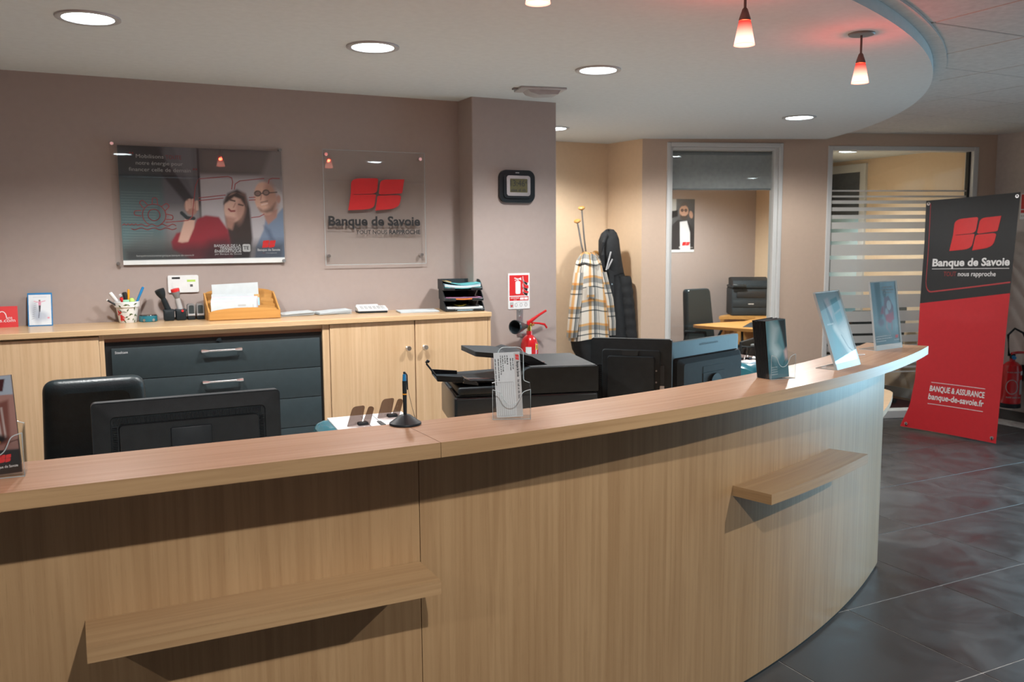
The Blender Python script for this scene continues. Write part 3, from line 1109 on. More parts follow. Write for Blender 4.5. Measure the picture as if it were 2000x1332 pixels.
sc_ = thing('drawer_cabinet', 'dark slate steel drawer cabinet with chrome bar handles in the beech sideboard', 'cabinet', (0.642, 4.72, 0))
ST = TR(-0.642, -4.72, 0)
MB(ST).box(0.129, 1.154, 4.534, 4.92, 0.0, 1.1125).build('carcass', M['steel_black'], sc_)
zt = 1.084
for k in range(7):
    d = MB(ST).rbox(0.155, 1.141, 4.518, 4.5335, zt - 0.1505, zt, 0.0025, 2).build('drawer', M['steel_dark'], sc_)
    h = MB(ST)
    hz = zt - 0.033
    for sx, hx in ((1, 0.558), (-1, 0.740)):
        h.cyl((hx, 4.518, hz), (hx, 4.496, hz), 0.008, 0.007, 12)
        h.tube([(hx - sx * 0.004, 4.493, hz), (hx + sx * 0.010, 4.491, hz), (hx + sx * 0.028, 4.491, hz)], [0.009, 0.009, 0.006], 10)
    h.cyl((0.57, 4.491, hz), (0.728, 4.491, hz), 0.0052, n=12)
    h.build('handle', M['chrome'], d)
    if k == 0:
        b = MB(ST)
        put_text(b, 'Steelcase', 0.170, 0.226, zt - 0.0245, 0.0165, 4.5172, bold=0.02)
        b.build('lettering', M['ink_pale'], d)
    zt -= 0.1535
lk = MB(ST).cyl((0.643, 4.534, 1.099), (0.643, 4.522, 1.099), 0.012, 0.011, 16).box(0.628, 0.646, 4.516, 4.522, 1.096, 1.102)
lk.build('lock', M['black_gloss'], sc_)

# ================================================================== ON THE MAUVE WALL
PX, PZ = 0.213, 1.463
po = thing('framed_poster', 'landscape advertising poster behind clear acrylic, two people and red line drawings, on mauve wall', 'poster', (PX, YB - 0.001, PZ))
PW, PH = 0.815, 0.600
cv = Canvas(PW, PH, 250, 184, (70, 84, 88))


def F(x, y):
    return ((x - 215) / 1480.0 * PW, (1215 - y) / 1065.0 * PH)


def FP(*pts):
    return [F(*p) for p in pts]


cv.grad((92, 122, 126), (44, 50, 55), 80)
cv.put(cv.m_poly(FP((590, 140), (920, 140), (920, 1240), (590, 1240)), 0.02), (84, 84, 90))
cv.put(cv.m_poly(FP((215, 140), (600, 140), (600, 420), (215, 430)), 0.03), (40, 43, 47), 0.85)
cv.put(cv.m_poly(FP((380, 140), (540, 140), (860, 620), (780, 650)), 0.012), (32, 34, 38), 0.9)
cv.put(cv.m_poly(FP((690, 140), (860, 140), (860, 560)), 0.012), (96, 96, 102), 0.8)
for k in range(26):
    yy = 560 + k * 24
    cv.put(cv.m_line(FP((225, yy), (560 - k * 5, yy + 6)), 0.0018), (150, 172, 172), 0.25 + 0.012 * k)
cv.put(cv.m_poly(FP((915, 380), (1710, 380), (1710, 1240), (915, 1240)), 0.02), (160, 156, 160))
cv.put(cv.m_poly(FP((915, 140), (1710, 140), (1710, 390), (915, 390)), 0.05), (92, 84, 82))  # brown band: the room's reflection painted into the print
cv.put(cv.m_poly(FP((1600, 140), (1710, 140), (1710, 560), (1480, 430)), 0.03), (118, 112, 112), 0.8)  # light wedge, also a painted reflection of the room
cv.put(cv.m_line(FP((912, 150), (912, 900)), 0.011), (42, 38, 40), 0.95)
cv.put(cv.m_poly(FP((590, 700), (920, 700), (900, 1240), (590, 1240)), 0.05), (150, 148, 148), 0.45)
cv.ell(*F(480, 1120), 0.17, 0.10, (88, 86, 84), soft=0.06, a=0.7)
# the woman
HAIR, SKIN, SKIN2 = (46, 37, 35), (186, 152, 138), (150, 112, 100)
cv.put(cv.m_poly(FP((1130, 640), (1170, 560), (1260, 520), (1340, 560), (1375, 700), (1390, 980), (1350, 1200), (1180, 1200), (1150, 900)), 0.014), HAIR)
cv.put(cv.m_poly(FP((640, 1010), (690, 930), (830, 900), (880, 800), (960, 765), (1080, 780), (1160, 900), (1200, 1200), (860, 1200), (720, 1120), (650, 1080)), 0.012), (128, 36, 48))
cv.put(cv.m_poly(FP((980, 1000), (1160, 960), (1210, 1200), (900, 1200)), 0.05), (70, 26, 34), 0.8)
cv.put(cv.m_poly(FP((700, 1010), (770, 800), (860, 800), (850, 880), (790, 1010), (735, 1020)), 0.008), SKIN)
cv.ell(*F(830, 690), 0.032, 0.042, SKIN2, 10, 0.008)
for fx, fy in ((795, 645), (820, 625), (850, 625), (885, 640)):
    cv.put(cv.m_line(FP((fx, fy + 70), (fx, fy)), 0.014), SKIN, 0.8)
cv.put(cv.m_line(FP((745, 745), (790, 790), (850, 795)), 0.018), (34, 46, 50))
cv.ell(*F(1228, 690), 0.052, 0.078, SKIN, -12, 0.008)
cv.put(cv.m_ell(*F(1290, 700), 0.025, 0.075, -10, 0.02), SKIN2, 0.7)
cv.put(cv.m_poly(FP((1130, 660), (1160, 590), (1260, 545), (1330, 590), (1340, 690), (1290, 610), (1230, 590), (1165, 640)), 0.01), HAIR)
cv.put(cv.m_line(FP((1195, 620), (1235, 630)), 0.008), (60, 40, 38))
cv.put(cv.m_line(FP((1270, 660), (1310, 670)), 0.008), (60, 40, 38))
cv.put(cv.m_line(FP((1240, 650), (1220, 690)), 0.006), SKIN2)
cv.put(cv.m_line(FP((1175, 705), (1195, 725), (1230, 722)), 0.009), (120, 45, 48))
cv.put(cv.m_poly(FP((1140, 770), (1240, 790), (1200, 900), (1150, 880)), 0.015), SKIN2, 0.9)
# the man
cv.put(cv.m_poly(FP((1395, 1240), (1420, 1060), (1500, 900), (1520, 800), (1600, 790), (1690, 690), (1720, 690), (1720, 1240)), 0.01), (104, 120, 142))
cv.put(cv.m_poly(FP((1500, 860), (1560, 900), (1600, 1000), (1560, 1000)), 0.02), (70, 84, 106), 0.8)
cv.put(cv.m_poly(FP((1500, 740), (1640, 700), (1630, 780), (1545, 850), (1520, 800)), 0.01), SKIN2)
cv.ell(*F(1525, 600), 0.058, 0.088, (190, 152, 134), 8, 0.008)
cv.put(cv.m_ell(*F(1585, 590), 0.034, 0.085, 10, 0.02), (140, 104, 90), 0.75)
cv.ell(*F(1655, 605), 0.011, 0.022, SKIN2, 0, 0.006)
cv.put(cv.m_poly(FP((1455, 690), (1500, 715), (1575, 690), (1622, 640), (1600, 725), (1540, 745), (1475, 725)), 0.018), (74, 56, 52), 0.8)
cv.put(cv.m_line(FP((1482, 640), (1545, 625)), 0.007), (84, 62, 56), 0.7)
cv.put(cv.m_line(FP((1488, 662), (1545, 648)), 0.006), (205, 180, 172))
cv.put(cv.m_line(FP((1430, 560), (1640, 540)), 0.005), (26, 26, 28))
for ex, ey in ((1455, 555), (1535, 545)):
    cv.ell(*F(ex, ey), 0.019, 0.016, (30, 30, 32), 5, 0.004)
    cv.ell(*F(ex, ey), 0.014, 0.011, (120, 98, 92), 5, 0.004)
cv.put(cv.m_line(FP((1490, 570), (1480, 615)), 0.006), SKIN2)
cv.put(cv.m_poly(FP((215, 1060), (1710, 1010), (1710, 1240), (215, 1240)), 0.06), (30, 32, 36), 0.72)
cv.put(cv.m_poly(FP((150, 1176), (1800, 1166), (1800, 1300), (150, 1300))), (214, 222, 224))
cv.C = np.clip(cv.C * 1.25, 0, 0.85)
cv.build('print', TR(0.036, -0.0165, 0.004), M['print'], po)
M['poster_red'] = mat('poster_red_line', (0.33, 0.05, 0.055, 1), 0.6)
ln = MB(TR(0.036, -0.0172, 0.004))
WD = 0.0042


def arcp(cx, cy, rx, ry, a0, a1, n=24):
    return [F(cx + rx * math.cos(math.radians(a0 + (a1 - a0) * i / n)), cy - ry * math.sin(math.radians(a0 + (a1 - a0) * i / n))) for i in range(n + 1)]


stroke(ln, arcp(500, 765, 52, 52, 0, 360), WD)
stroke(ln, arcp(502, 765, 102, 98, -60, 240), WD)
for bx, by, an in ((512, 640, 90), (410, 665, 130), (605, 690, 40), (360, 750, 178), (635, 785, -8)):
    c, s_ = math.cos(math.radians(an)), math.sin(math.radians(an))
    pts = []
    for u, v in ((-28, 24), (22, 20), (30, 8), (30, -8), (22, -20), (-28, -24)):
        pts.append(F(bx + u * c - v * s_, by - u * s_ - v * c))
    stroke(ln, pts, WD)
ln.build('sun_drawing', M['poster_red'], po, label='red hand drawn sun wheel')
ln = MB(TR(0.036, -0.0172, 0.004))
stroke(ln, FP(*[(225 + 16 * i, 858 - (12 if i < 9 else 0) * (i % 2) + (10 if i >= 9 else 0) * math.sin(i * 1.1)) for i in range(30)]), WD)
stroke(ln, FP(*[(300 + 13 * i, 890 + 9 * math.sin(i * 0.75)) for i in range(31)]), WD)
ln.build('wave_drawing', M['poster_red'], po, label='red hand drawn waves')
for pl in (((600, 832), (740, 820), (800, 812), (838, 780), (850, 690), (878, 500), (905, 440)),
           ((915, 430), (1180, 402), (1215, 415), (1222, 450), (1210, 520)),
           ((1235, 520), (1245, 470), (1290, 440), (1520, 412)),
           ((1560, 460), (1570, 420), (1600, 408), (1670, 408)),
           ((905, 605), (1150, 575)), ((905, 630), (1130, 604)), ((1370, 595), (1430, 590)), ((1370, 620), (1430, 615)),
           ((1385, 785), (1460, 775), (1510, 750))):
    ln = MB(TR(0.036, -0.0172, 0.004))
    stroke(ln, FP(*pl), WD)
    ln.build('drawn_line', M['poster_red'], po)
tx = MB(TR(0.036, -0.0174, 0.004))


def ptext(s, xa, xb, base, cap, m=0, bold=0.0):
    x0, z0 = F(xa, base)
    x1, _ = F(xb, base)
    put_text(tx, s, x0, x1, z0, cap / 1065.0 * PH / 0.7, 0, m, bold)


ptext('Mobilisons', 370, 608, 256, 34)
ptext('TOUTE', 626, 765, 258, 34, 1)
ptext('notre énergie pour', 366, 775, 316, 34)
ptext('financer celle de demain', 304, 842, 374, 34)
ptext('“', 312, 352, 250, 44, 1, 0.02)
ptext('”', 862, 902, 380, 44, 1, 0.02)
tx.build('slogan', [M['ink_pale'], M['red_dim'], M['red']], po)
tx = MB(TR(0.036, -0.0174, 0.004))
ptext('BANQUE DE LA', 1025, 1275, 1060, 24, 0, 0.02)
ptext('TRANSITION', 1075, 1275, 1086, 24, 0, 0.02)
ptext('ÉNERGÉTIQUE', 1028, 1278, 1112, 24, 0, 0.02)
ptext('par Banque de Savoie', 1030, 1278, 1134, 16)
qa, qb = F(1290, 1108), F(1365, 1035)
tx.flat(rrect(qa[0], qb[0], qa[1], qb[1], 0.008), 0.0003, 'y', 0)
tx.build('partner_lettering', [M['ink_pale'], M['red_dim'], M['red']], po)
tx = MB(TR(0.036, -0.0174, 0.004))
ptext('banquetransitionenergetique.banque-de-savoie.fr', 330, 840, 1142, 17)
tx.build('web_address', [M['ink_pale'], M['red_dim'], M['red']], po)
tx = MB(TR(0.036, -0.0174, 0.004))
ptext('Banque de Savoie', 1432, 1652, 1102, 22, 0, 0.03)
ptext('TOUT', 1478, 1504, 1126, 10, 1)
ptext('nous rapproche', 1514, 1618, 1126, 10)
lx0, lz0 = F(1478, 1072)
lx1, lz1 = F(1612, 1000)
logo(tx, lx0, lx1, lz0, lz1, 0, 2)
tx2 = MB(TR(0.036, -0.0178, 0.004))
put_text(tx2, 'TE', qa[0] + 0.004, qb[0] - 0.008, qa[1] + 0.012, 0.026, 0, 0, 0.01)
tx.build('bank_name', [M['ink_pale'], M['red_dim'], M['red']], po)
tx2.build('badge_letters', M['ink_black'], po)
MB().box(0, 0.857, -0.0225, -0.0185, 0.0, 0.623).build('acrylic_sheet', M['acrylic'], po)
for x, z in ((0.012, 0.012), (0.845, 0.014), (0.845, 0.610), (0.012, 0.610)):
    MB().cyl((x, 0, z), (x, -0.030, z), 0.0085, n=16).build('standoff', M['chrome'] if x < .5 else M['grey'], po)

# clear acrylic bank sign
sg = thing('acrylic_sign', 'square clear acrylic bank sign with red emblem on mauve wall beside the pillar', 'sign', (1.288, YB, 1.447))
MB().rbox(0, 0.600, -0.034, -0.029, 0, 0.640, 0.0015, 1).build('acrylic_sheet', M['acrylic'], sg)
eg = MB()
eg.box(0, 0.600, -0.0338, -0.0292, 0.0, 0.0022).box(0, 0.600, -0.0338, -0.0292, 0.6378, 0.640).box(0, 0.0016, -0.0338, -0.0292, 0.0, 0.640).box(0.5984, 0.600, -0.0338, -0.0292, 0.0, 0.640)
eg.build('polished_edge', M['acrylic_edge'], sg)
lg = MB(TR(-1.288, 0, -1.447))
logo(lg, 1.424, 1.761, 1.753, 1.936, -0.0345)
lg.build('emblem', M['red'], sg)
lt = MB(TR(-1.288, 0, -1.447))
put_text(lt, 'Banque de Savoie', 1.309, 1.853, 1.669, 0.073, -0.0345, 0, 0.03)
lt.build('bank_name', M['ink_black'], sg)
MB(TR(-1.288, 0, -1.447)).box(1.309, 1.853, -0.0347, -0.0342, 1.6535, 1.6555).build('underline', M['ink_black'], sg)
lt = MB(TR(-1.288, 0, -1.447))
put_text(lt, 'TOUT NOUS', 1.466, 1.650, 1.620, 0.034, -0.0345, 0, 0.006)
put_text(lt, 'RAPPROCHE', 1.662, 1.853, 1.620, 0.034, -0.0345, 0, 0.03)
lt.build('slogan', M['ink_black'], sg)
for x, z in ((0.018, 0.052), (0.572, 0.052), (0.572, 0.604), (0.018, 0.612)):
    MB().cyl((x, 0, z), (x, -0.040, z), 0.0095, n=18).build('standoff', M['chrome'], sg)

# wall socket
so = thing('wall_socket', 'white double wall socket with green label above the pot of pens and the letter rack', 'socket', (0.533, YB, 1.363))
MB().prism(rrect(-0.076, 0.076, -0.045, 0.045, 0.008), -0.011, 0.0, 'y').build('cover_plate', M['white'], so)
MB().lathe([(0.019, 0.0), (0.0215, 0.0), (0.0215, 0.003), (0.019, 0.003)], 28).build('socket_ring', M['white'], so)
so.children[1].data.transform(TR(-0.036, -0.0112, -0.004, rx=PI / 2))
so.children[1].data.update()
s2 = MB().cyl((-0.036, -0.0112, -0.004), (-0.036, -0.0118, -0.004), 0.019, n=28)
s2.build('socket_well', M['pale_grey'], so)
MB().cyl((-0.043, -0.0116, -0.003), (-0.043, -0.0128, -0.003), 0.003, n=10).cyl((-0.029, -0.0116, -0.003), (-0.029, -0.0128, -0.003), 0.003, n=10).build('socket_holes', M['ink_black'], so)
MB().box(-0.056, -0.016, -0.0116, -0.011, 0.026, 0.036).build('dark_label', M['ink_black'], so)
MB().box(0.018, 0.060, -0.0116, -0.011, 0.010, 0.021).build('green_label', M['lime'], so)
MB().box(0.020, 0.060, -0.0125, -0.011, -0.026, 0.006).build('outlet_insert', M['white'], so)
MB().box(0.032, 0.046, -0.0130, -0.0122, -0.016, -0.003).build('outlet_hole', M['ink_grey'], so)

# digital clock on the pillar
ck = thing('wall_clock', 'black rounded digital wall clock with silver bezel on the pillar', 'clock', (2.401, 4.745, 1.896))
MB().prism(rrect(-0.117, 0.117, -0.095, 0.095, 0.045, 8), -0.022, -0.002, 'y').build('case', M['black_gloss'], ck)
bz = MB()
o_, i_ = rrect(-0.094, 0.094, -0.070, 0.070, 0.026, 8), rrect(-0.084, 0.084, -0.060, 0.060, 0.018, 8)
bz.prism(o_, -0.031, -0.022, 'y')
bz.build('case_front', M['black_gloss'], ck)
o_, i_ = rrect(-0.076, 0.080, -0.056, 0.062, 0.016, 6), rrect(-0.055, 0.061, -0.036, 0.044, 0.004, 6)
rows = [[(a, -0.034, b) for a, b in o_], [(a, -0.034, b) for a, b in i_], [(a, -0.0312, b) for a, b in i_]]
MB().grid([[(a, -0.031, b) for a, b in o_]] + rows, closed=True).build('bezel', M['alu'], ck)
MB().box(-0.057, 0.063, -0.0318, -0.0312, -0.038, 0.046).build('display', mat('olive_liquid_crystal', (0.11, 0.105, 0.055, 1), 0.25, coat=0.3), ck)
dg = MB()
put_text(dg, '13:46', -0.052, 0.044, 0.000, 0.052, -0.0325, 0, 0.0)
scribble(dg, 0.047, 0.059, 0.018, 0.014, -0.0325)
scribble(dg, -0.046, 0.052, -0.031, 0.017, -0.0325)
dg.build('digits', M['ink_black'], ck)
MB().box(-0.012, 0.012, -0.0225, -0.0219, 0.077, 0.082).build('badge', M['ink_pale'], ck)

# fire extinguisher sign
es = thing('fire_extinguisher_sign', 'red and white fire extinguisher sign on the pillar above the small extinguisher', 'sign', (2.416, 4.745, 1.168))
MB().prism(rrect(-0.0725, 0.0725, 0, 0.215, 0.003), -0.004, 0.0, 'y').build('plate', M['white'], es)
MB().box(-0.064, 0.064, -0.0046, -0.004, 0.080, 0.203).box(-0.064, 0.064, -0.0046, -0.004, 0.050, 0.074).build('red_field', M['red'], es)
g = MB()
g.flat(rrect(-0.024, 0.010, 0.090, 0.168, 0.009), -0.005)
g.flat([(-0.010, 0.166), (-0.003, 0.166), (-0.003, 0.176), (-0.010, 0.176)], -0.005)
stroke(g, [(-0.030, 0.186), (-0.006, 0.180), (0.010, 0.184)], 0.005, -0.005)
stroke(g, [(-0.028, 0.172), (-0.006, 0.178)], 0.004, -0.005)
g.flat([(-0.002, 0.178), (0.014, 0.190), (0.016, 0.172)], -0.0051)
for k, (bx, bz_) in enumerate(((0.062, 0.155), (0.062, 0.120), (0.062, 0.092))):
    pts = []
    for i in range(9):
        t = i / 8
        pts.append((bx - 0.034 * math.sin(t * 1.7) - 0.002, bz_ - 0.006 + 0.050 * t * t * (0.9 - 0.15 * k)))
    for i in range(8):
        wdt = 0.014 * (1 - i / 8) + 0.002
        stroke(g, pts[i:i + 2], wdt, -0.0052)
put_text(g, 'EXTINCTEUR', -0.056, 0.000, 0.063, 0.009, -0.005, 0, 0.02)
scribble(g, -0.036, -0.018, 0.053, 0.006, -0.005, 0)
g.flat(rrect(0.006, 0.032, 0.055, 0.069, 0.002), -0.005)
g.flat(rrect(0.035, 0.059, 0.055, 0.069, 0.002), -0.005)
g.build('pictogram', M['ink_white'], es)
g = MB()
g.flat([(-0.062, 0.008), (-0.038, 0.008), (-0.038, 0.042), (-0.062, 0.042)], -0.0045, m=1)
g.flat([(-0.060, 0.024), (-0.040, 0.024), (-0.050, 0.010)], -0.005, m=0)
for k in range(3):
    cxk = -0.020 + 0.033 * k
    stroke(g, [(cxk + 0.008 * math.cos(a), 0.024 + 0.010 * math.sin(a)) for a in [i * PI / 5 for i in range(11)]], 0.003, -0.0046, 1)
scribble(g, -0.024, 0.056, 0.038, 0.004, -0.0046, 1)
g.build('small_symbols', [M['red'], M['ink_pale']], es)


def horn_pts(prof, p0, d):
    q = Vector(d).to_track_quat('Z', 'Y')
    return Matrix.Translation(p0) @ q.to_matrix().to_4x4()


# small red extinguisher on the pillar
ex = thing('fire_extinguisher', 'small red carbon dioxide extinguisher with black horn hung on the mauve pillar', 'extinguisher', (2.452, 4.745, 0.70))
EY = -0.066
MB().lathe([(0.0, 0.0), (0.050, 0.0), (0.0545, 0.008), (0.0545, 0.225), (0.052, 0.262), (0.044, 0.288), (0.030, 0.305), (0.018, 0.315), (0.0175, 0.338), (0.0, 0.338)], 32, c=(0, EY, 0)).build('cylinder', M['red_gloss'], ex)
MB().lathe([(0.0551, 0.165), (0.0551, 0.200)], 24, c=(0, EY, 0), a0=-PI * .95, a1=-PI * 0.05).build('white_band_label', M['ink_white'], ex, recalc=False)
st_ = MB()
for k in range(6):
    a = -PI * 0.82 + k * 0.36
    for q in (0, 0.12):
        st_.lathe([(0.0555, 0.170), (0.0555, 0.194)], 3, c=(0, EY, 0), a0=a + q, a1=a + q + 0.06)
st_.build('band_symbols', M['green'], ex, recalc=False)
MB().lathe([(0.0553, 0.200), (0.0553, 0.246)], 6, c=(0, EY, 0), a0=-PI * 0.78, a1=-PI * 0.58).build('paper_label', M['paper'], ex, recalc=False)
MB().lathe([(0.0553, 0.228), (0.0553, 0.262)], 6, c=(0, EY, 0), a0=-PI * 0.42, a1=-PI * 0.29).build('number_label', M['yellow'], ex, recalc=False)
n1 = MB(lambda p: (0.0557 * math.cos(-PI * 0.355 + p[0] / 0.055), EY + 0.0557 * math.sin(-PI * 0.355 + p[0] / 0.055), p[2]))
put_text(n1, '1', -0.005, 0.004, 0.233, 0.034, 0, 0, 0.02)
n1.build('number', M['ink_black'], ex)
MB().cyl((0, EY, 0.336), (0, EY, 0.385), 0.013, n=14).cyl((-0.022, EY - 0.004, 0.366), (0.012, EY, 0.366), 0.009, n=12).cyl((0.012, EY - 0.01, 0.372), (0.026, EY - 0.012, 0.378), 0.007, n=10).build('valve', M['brass'], ex)
hn = MB(TR(-0.020, EY - 0.006, 0.368) @ Vector((-0.86, -0.50, 0.04)).to_track_quat('Z', 'Y').to_matrix().to_4x4())
hn.lathe([(0.011, 0.0), (0.014, 0.008), (0.014, 0.022), (0.024, 0.050), (0.036, 0.098), (0.040, 0.112), (0.043, 0.128), (0.041, 0.134), (0.037, 0.132), (0.033, 0.105), (0.018, 0.050), (0.0, 0.045)], 28)
hn.build('horn', M['black_gloss'], ex)
MB().tube([(-0.006, EY, 0.372), (-0.004, EY, 0.390), (0.015, EY - 0.004, 0.402), (0.060, EY - 0.012, 0.432), (0.105, EY - 0.02, 0.458)], [0.012, 0.014, 0.011, 0.008, 0.007], 10).build('lever', M['red_gloss'], ex)
MB().tube([(0.012, EY, 0.385), (0.060, EY - 0.010, 0.382), (0.095, EY - 0.018, 0.374), (0.110, EY - 0.02, 0.352)], [0.006, 0.006, 0.007, 0.006], 10).build('carry_handle', M['red_gloss'], ex)
MB().box(-0.052, -0.012, -0.005, 0.0, 0.30, 0.468).box(-0.03, 0.03, -0.03, 0, 0.30, 0.32).build('wall_bracket', M['alu'], ex)
MB().cyl((-0.032, -0.005, 0.455), (-0.032, -0.009, 0.455), 0.006, n=10).cyl((-0.032, -0.005, 0.420), (-0.032, -0.009, 0.420), 0.006, n=10).build('screws', M['chrome'], ex)

# ================================================================== ON THE SIDEBOARD
# red card
t = thing('desk_sign', 'small red folded card with white arch lettering standing at the left end of the sideboard', 'sign', (-0.325, 4.875, ZC))
MB().prism([(0.0, 0.0), (0.003, 0.0), (0.0275, 0.1), (0.0245, 0.1)], -0.085, 0.09, 'x').build('card', M['red'], t)
b = MB(TR(0, -0.0007, 0, rx=-math.atan2(0.0245, 0.1)))
stroke(b, [(0.006 + 0.018 * (1 + math.cos(a)) / 1, 0.048 + 0.030 * math.sin(a)) for a in [PI - i * PI / 10 for i in range(11)]], 0.004)
stroke(b, [(-0.034 + 0.018 * (1 + math.cos(a)), 0.048 + 0.030 * math.sin(a)) for a in [PI - i * PI / 10 for i in range(11)]], 0.004)
stroke(b, [(0.006, 0.048), (0.006, 0.030)], 0.004)
put_text(b, 'ans', 0.040, 0.066, 0.040, 0.022, 0)
put_text(b, 'nous.com', 0.0 - 0.03, 0.078, 0.026, 0.024, 0)
b.build('lettering', M['ink_white'], t)
# picture card
t = thing('greeting_card', 'small upright card with blue border and a sketched dancer beside the red card', 'card', (-0.140, 4.870, ZC), math.radians(-6))
MB().prism([(0.0, 0.0), (0.004, 0.0), (0.040, 0.160), (0.036, 0.160)], -0.054, 0.054, 'x').build('card', M['blue'], t)
MB().prism([(0.035, 0.0), (0.038, 0.0), (0.040, 0.155), (0.037, 0.155)], -0.02, 0.02, 'x').build('prop', M['blue'], t)
cv = Canvas(0.098, 0.150, 48, 74, (214, 222, 228))
cv.ell(0.03, 0.06, 0.018, 0.05, (150, 160, 175), 12, 0.015, 0.7)
cv.ell(0.055, 0.045, 0.03, 0.022, (160, 172, 190), -20, 0.02, 0.7)
cv.line([(0.024, 0.118), (0.046, 0.112), (0.072, 0.119)], 0.004, (210, 150, 170))
cv.ell(0.048, 0.120, 0.004, 0.005, (120, 80, 70))
cv.ell(0.048, 0.106, 0.006, 0.011, (206, 140, 165))
cv.poly([(0.043, 0.097), (0.053, 0.097), (0.050, 0.066), (0.044, 0.066)], (40, 42, 52))
cv.line([(0.046, 0.066), (0.042, 0.036)], 0.003, (60, 60, 75))
for k in range(8):
    cv.line([(0.012 + 0.002 * k, 0.03 + 0.011 * k), (0.022 + 0.002 * k, 0.034 + 0.011 * k)], 0.002, (110, 116, 132), 0.7)
cv.ell(0.085, 0.035, 0.005, 0.004, (214, 130, 150), soft=0.004)
cv.line([(0.02, 0.138), (0.078, 0.138)], 0.002, (150, 155, 165), 0.6)
cv.build('picture', TR(-0.049, -0.0006, 0.005, rx=-math.atan2(0.036, 0.16)), M['print'], t)

# pot with pens
PXY = (0.252, 4.862)
pot = thing('pen_pot', 'white flower pot painted with red flower and dark leaves, full of pens', 'pot', (PXY[0], PXY[1], ZC))
MB().lathe([(0.0, 0.0), (0.0385, 0.0), (0.041, 0.004), (0.053, 0.078), (0.059, 0.080), (0.061, 0.104), (0.059, 0.107), (0.055, 0.106), (0.050, 0.075), (0.036, 0.008), (0.0, 0.008)], 40).build('pot', M['white'], pot)


def pot_r(z):
    return 0.0612 if z > 0.079 else 0.0411 + (0.053 - 0.041) * (z - 0.004) / 0.074


def potmap(p):
    a = -PI / 2 - 0.35 + p[0] / 0.05
    r = pot_r(p[2]) + 0.0008
    return (r * math.cos(a), r * math.sin(a), p[2])


lv = MB(potmap)
random.seed(3)
for x, z, an, L in ((-0.02, 0.094, -60, .018), (0.0, 0.090, 10, .016), (0.018, 0.096, -70, .016), (0.04, 0.090, 30, .016), (-0.03, 0.07, -40, .022), (-0.012, 0.058, -10, .020), (0.012, 0.056, 60, .016), (0.022, 0.046, -10, .018), (0.02, 0.036, 30, .016), (0.05, 0.06, 95, .022), (0.052, 0.042, -30, .018), (0.05, 0.03, 60, .016), (0.054, 0.018, -80, .018), (0.0, 0.026, 20, .016), (-0.008, 0.016, -50, .016), (0.01, 0.018, 10, .014), (0.048, 0.024, -120, .012), (-0.03, 0.058, -70, .014)):
    c, s_ = math.cos(math.radians(an)), math.sin(math.radians(an))
    L *= 1.25
    lf = [(0, 0), (L * .5, 0.0042), (L, 0), (L * .5, -0.0030)]
    lv.flat([(x + u * c - v * s_, z + u * s_ + v * c) for u, v in lf])
lv.build('painted_leaves', M['green'], pot, recalc=False)
fw = MB(potmap)
for x, z, an, L in ((-0.03, 0.045, 100, .02), (-0.03, 0.045, 40, .018), (-0.028, 0.042, -30, .02), (-0.026, 0.036, -60, .024), (-0.02, 0.034, -20, .02), (-0.024, 0.028, -80, .018), (-0.03, 0.04, 150, .012), (-0.016, 0.024, -45, .016)):
    c, s_ = math.cos(math.radians(an)), math.sin(math.radians(an))
    L *= 1.2
    lf = [(0, -0.001), (L * .5, 0.007), (L, 0), (L * .5, -0.006)]
    fw.flat([(x + u * c - v * s_, z + u * s_ + v * c) for u, v in lf])
fw.build('painted_flower', M['red'], pot, recalc=False)


def pen(name, label, cat, x, y, tip, r, m, cap=None, m2=None, split=0.7):
    p0 = Vector((PXY[0] + x, PXY[1] + y, ZC + 0.075))
    p1 = Vector(tip)
    t = thing(name, label, cat, tuple(p0), 0, 'pens in the painted pot')
    d = p1 - p0
    MB().cyl((0, 0, 0), tuple(d * split), r, n=12).build('barrel', m, t)
    MB().cyl(tuple(d * split), tuple(d * 0.97), r * 1.08, n=12).cyl(tuple(d * 0.97), tuple(d), r * 1.0, r * 0.6, n=12).build('cap', m2 or m, t)
    return t


pen('ballpoint_pen', 'slim black pen with white tip leaning far out over the left rim of the pot', 'pen', -0.030, -0.02, (0.158, 4.840, 1.298), 0.0048, M['ink_black'], m2=M['white'], split=0.93)
pen('marker', 'white marker leaning left in the painted pot', 'marker', -0.022, 0.0, (0.176, 4.86, 1.332), 0.0085, M['white'])
pen('ballpoint_pen', 'red pen with thick cap standing near the front of the pot', 'pen', -0.010, -0.022, (0.224, 4.84, 1.306), 0.0075, M['red'])
pen('ballpoint_pen', 'white capped black pen behind the red pen in the pot', 'pen', -0.004, 0.012, (0.222, 4.878, 1.322), 0.006, M['ink_black'], m2=M['white'], split=0.8)
pen('marker', 'thick black marker upright in the middle of the pot', 'marker', 0.004, -0.006, (0.241, 4.858, 1.332), 0.0105, M['ink_black'])
pen('pencil', 'orange yellow pencil beside the black marker in the pot', 'pencil', 0.006, -0.010, (0.262, 4.850, 1.346), 0.0055, M['orange'])
pen('ballpoint_pen', 'bright blue pen leaning far right out of the pot', 'pen', 0.034, -0.004, (0.332, 4.862, 1.356), 0.006, M['blue'])
t = thing('eraser', 'mint green eraser lying in the top of the pot', 'eraser', (PXY[0] - 0.006, PXY[1] - 0.036, ZC + 0.097), 0)
MB().rbox(-0.014, 0.014, -0.006, 0.006, 0.0, 0.020, 0.003).build('eraser_body', M['mint'], t)
t = thing('sharpener', 'round lime green sharpener on the pens in the pot', 'sharpener', (PXY[0] + 0.022, PXY[1] - 0.024, ZC + 0.098), 0)
MB().lathe([(0.0, 0.0), (0.010, 0.002), (0.0145, 0.010), (0.012, 0.020), (0.006, 0.026), (0.0, 0.027)], 20).build('sharpener_body', M['lime'], t)

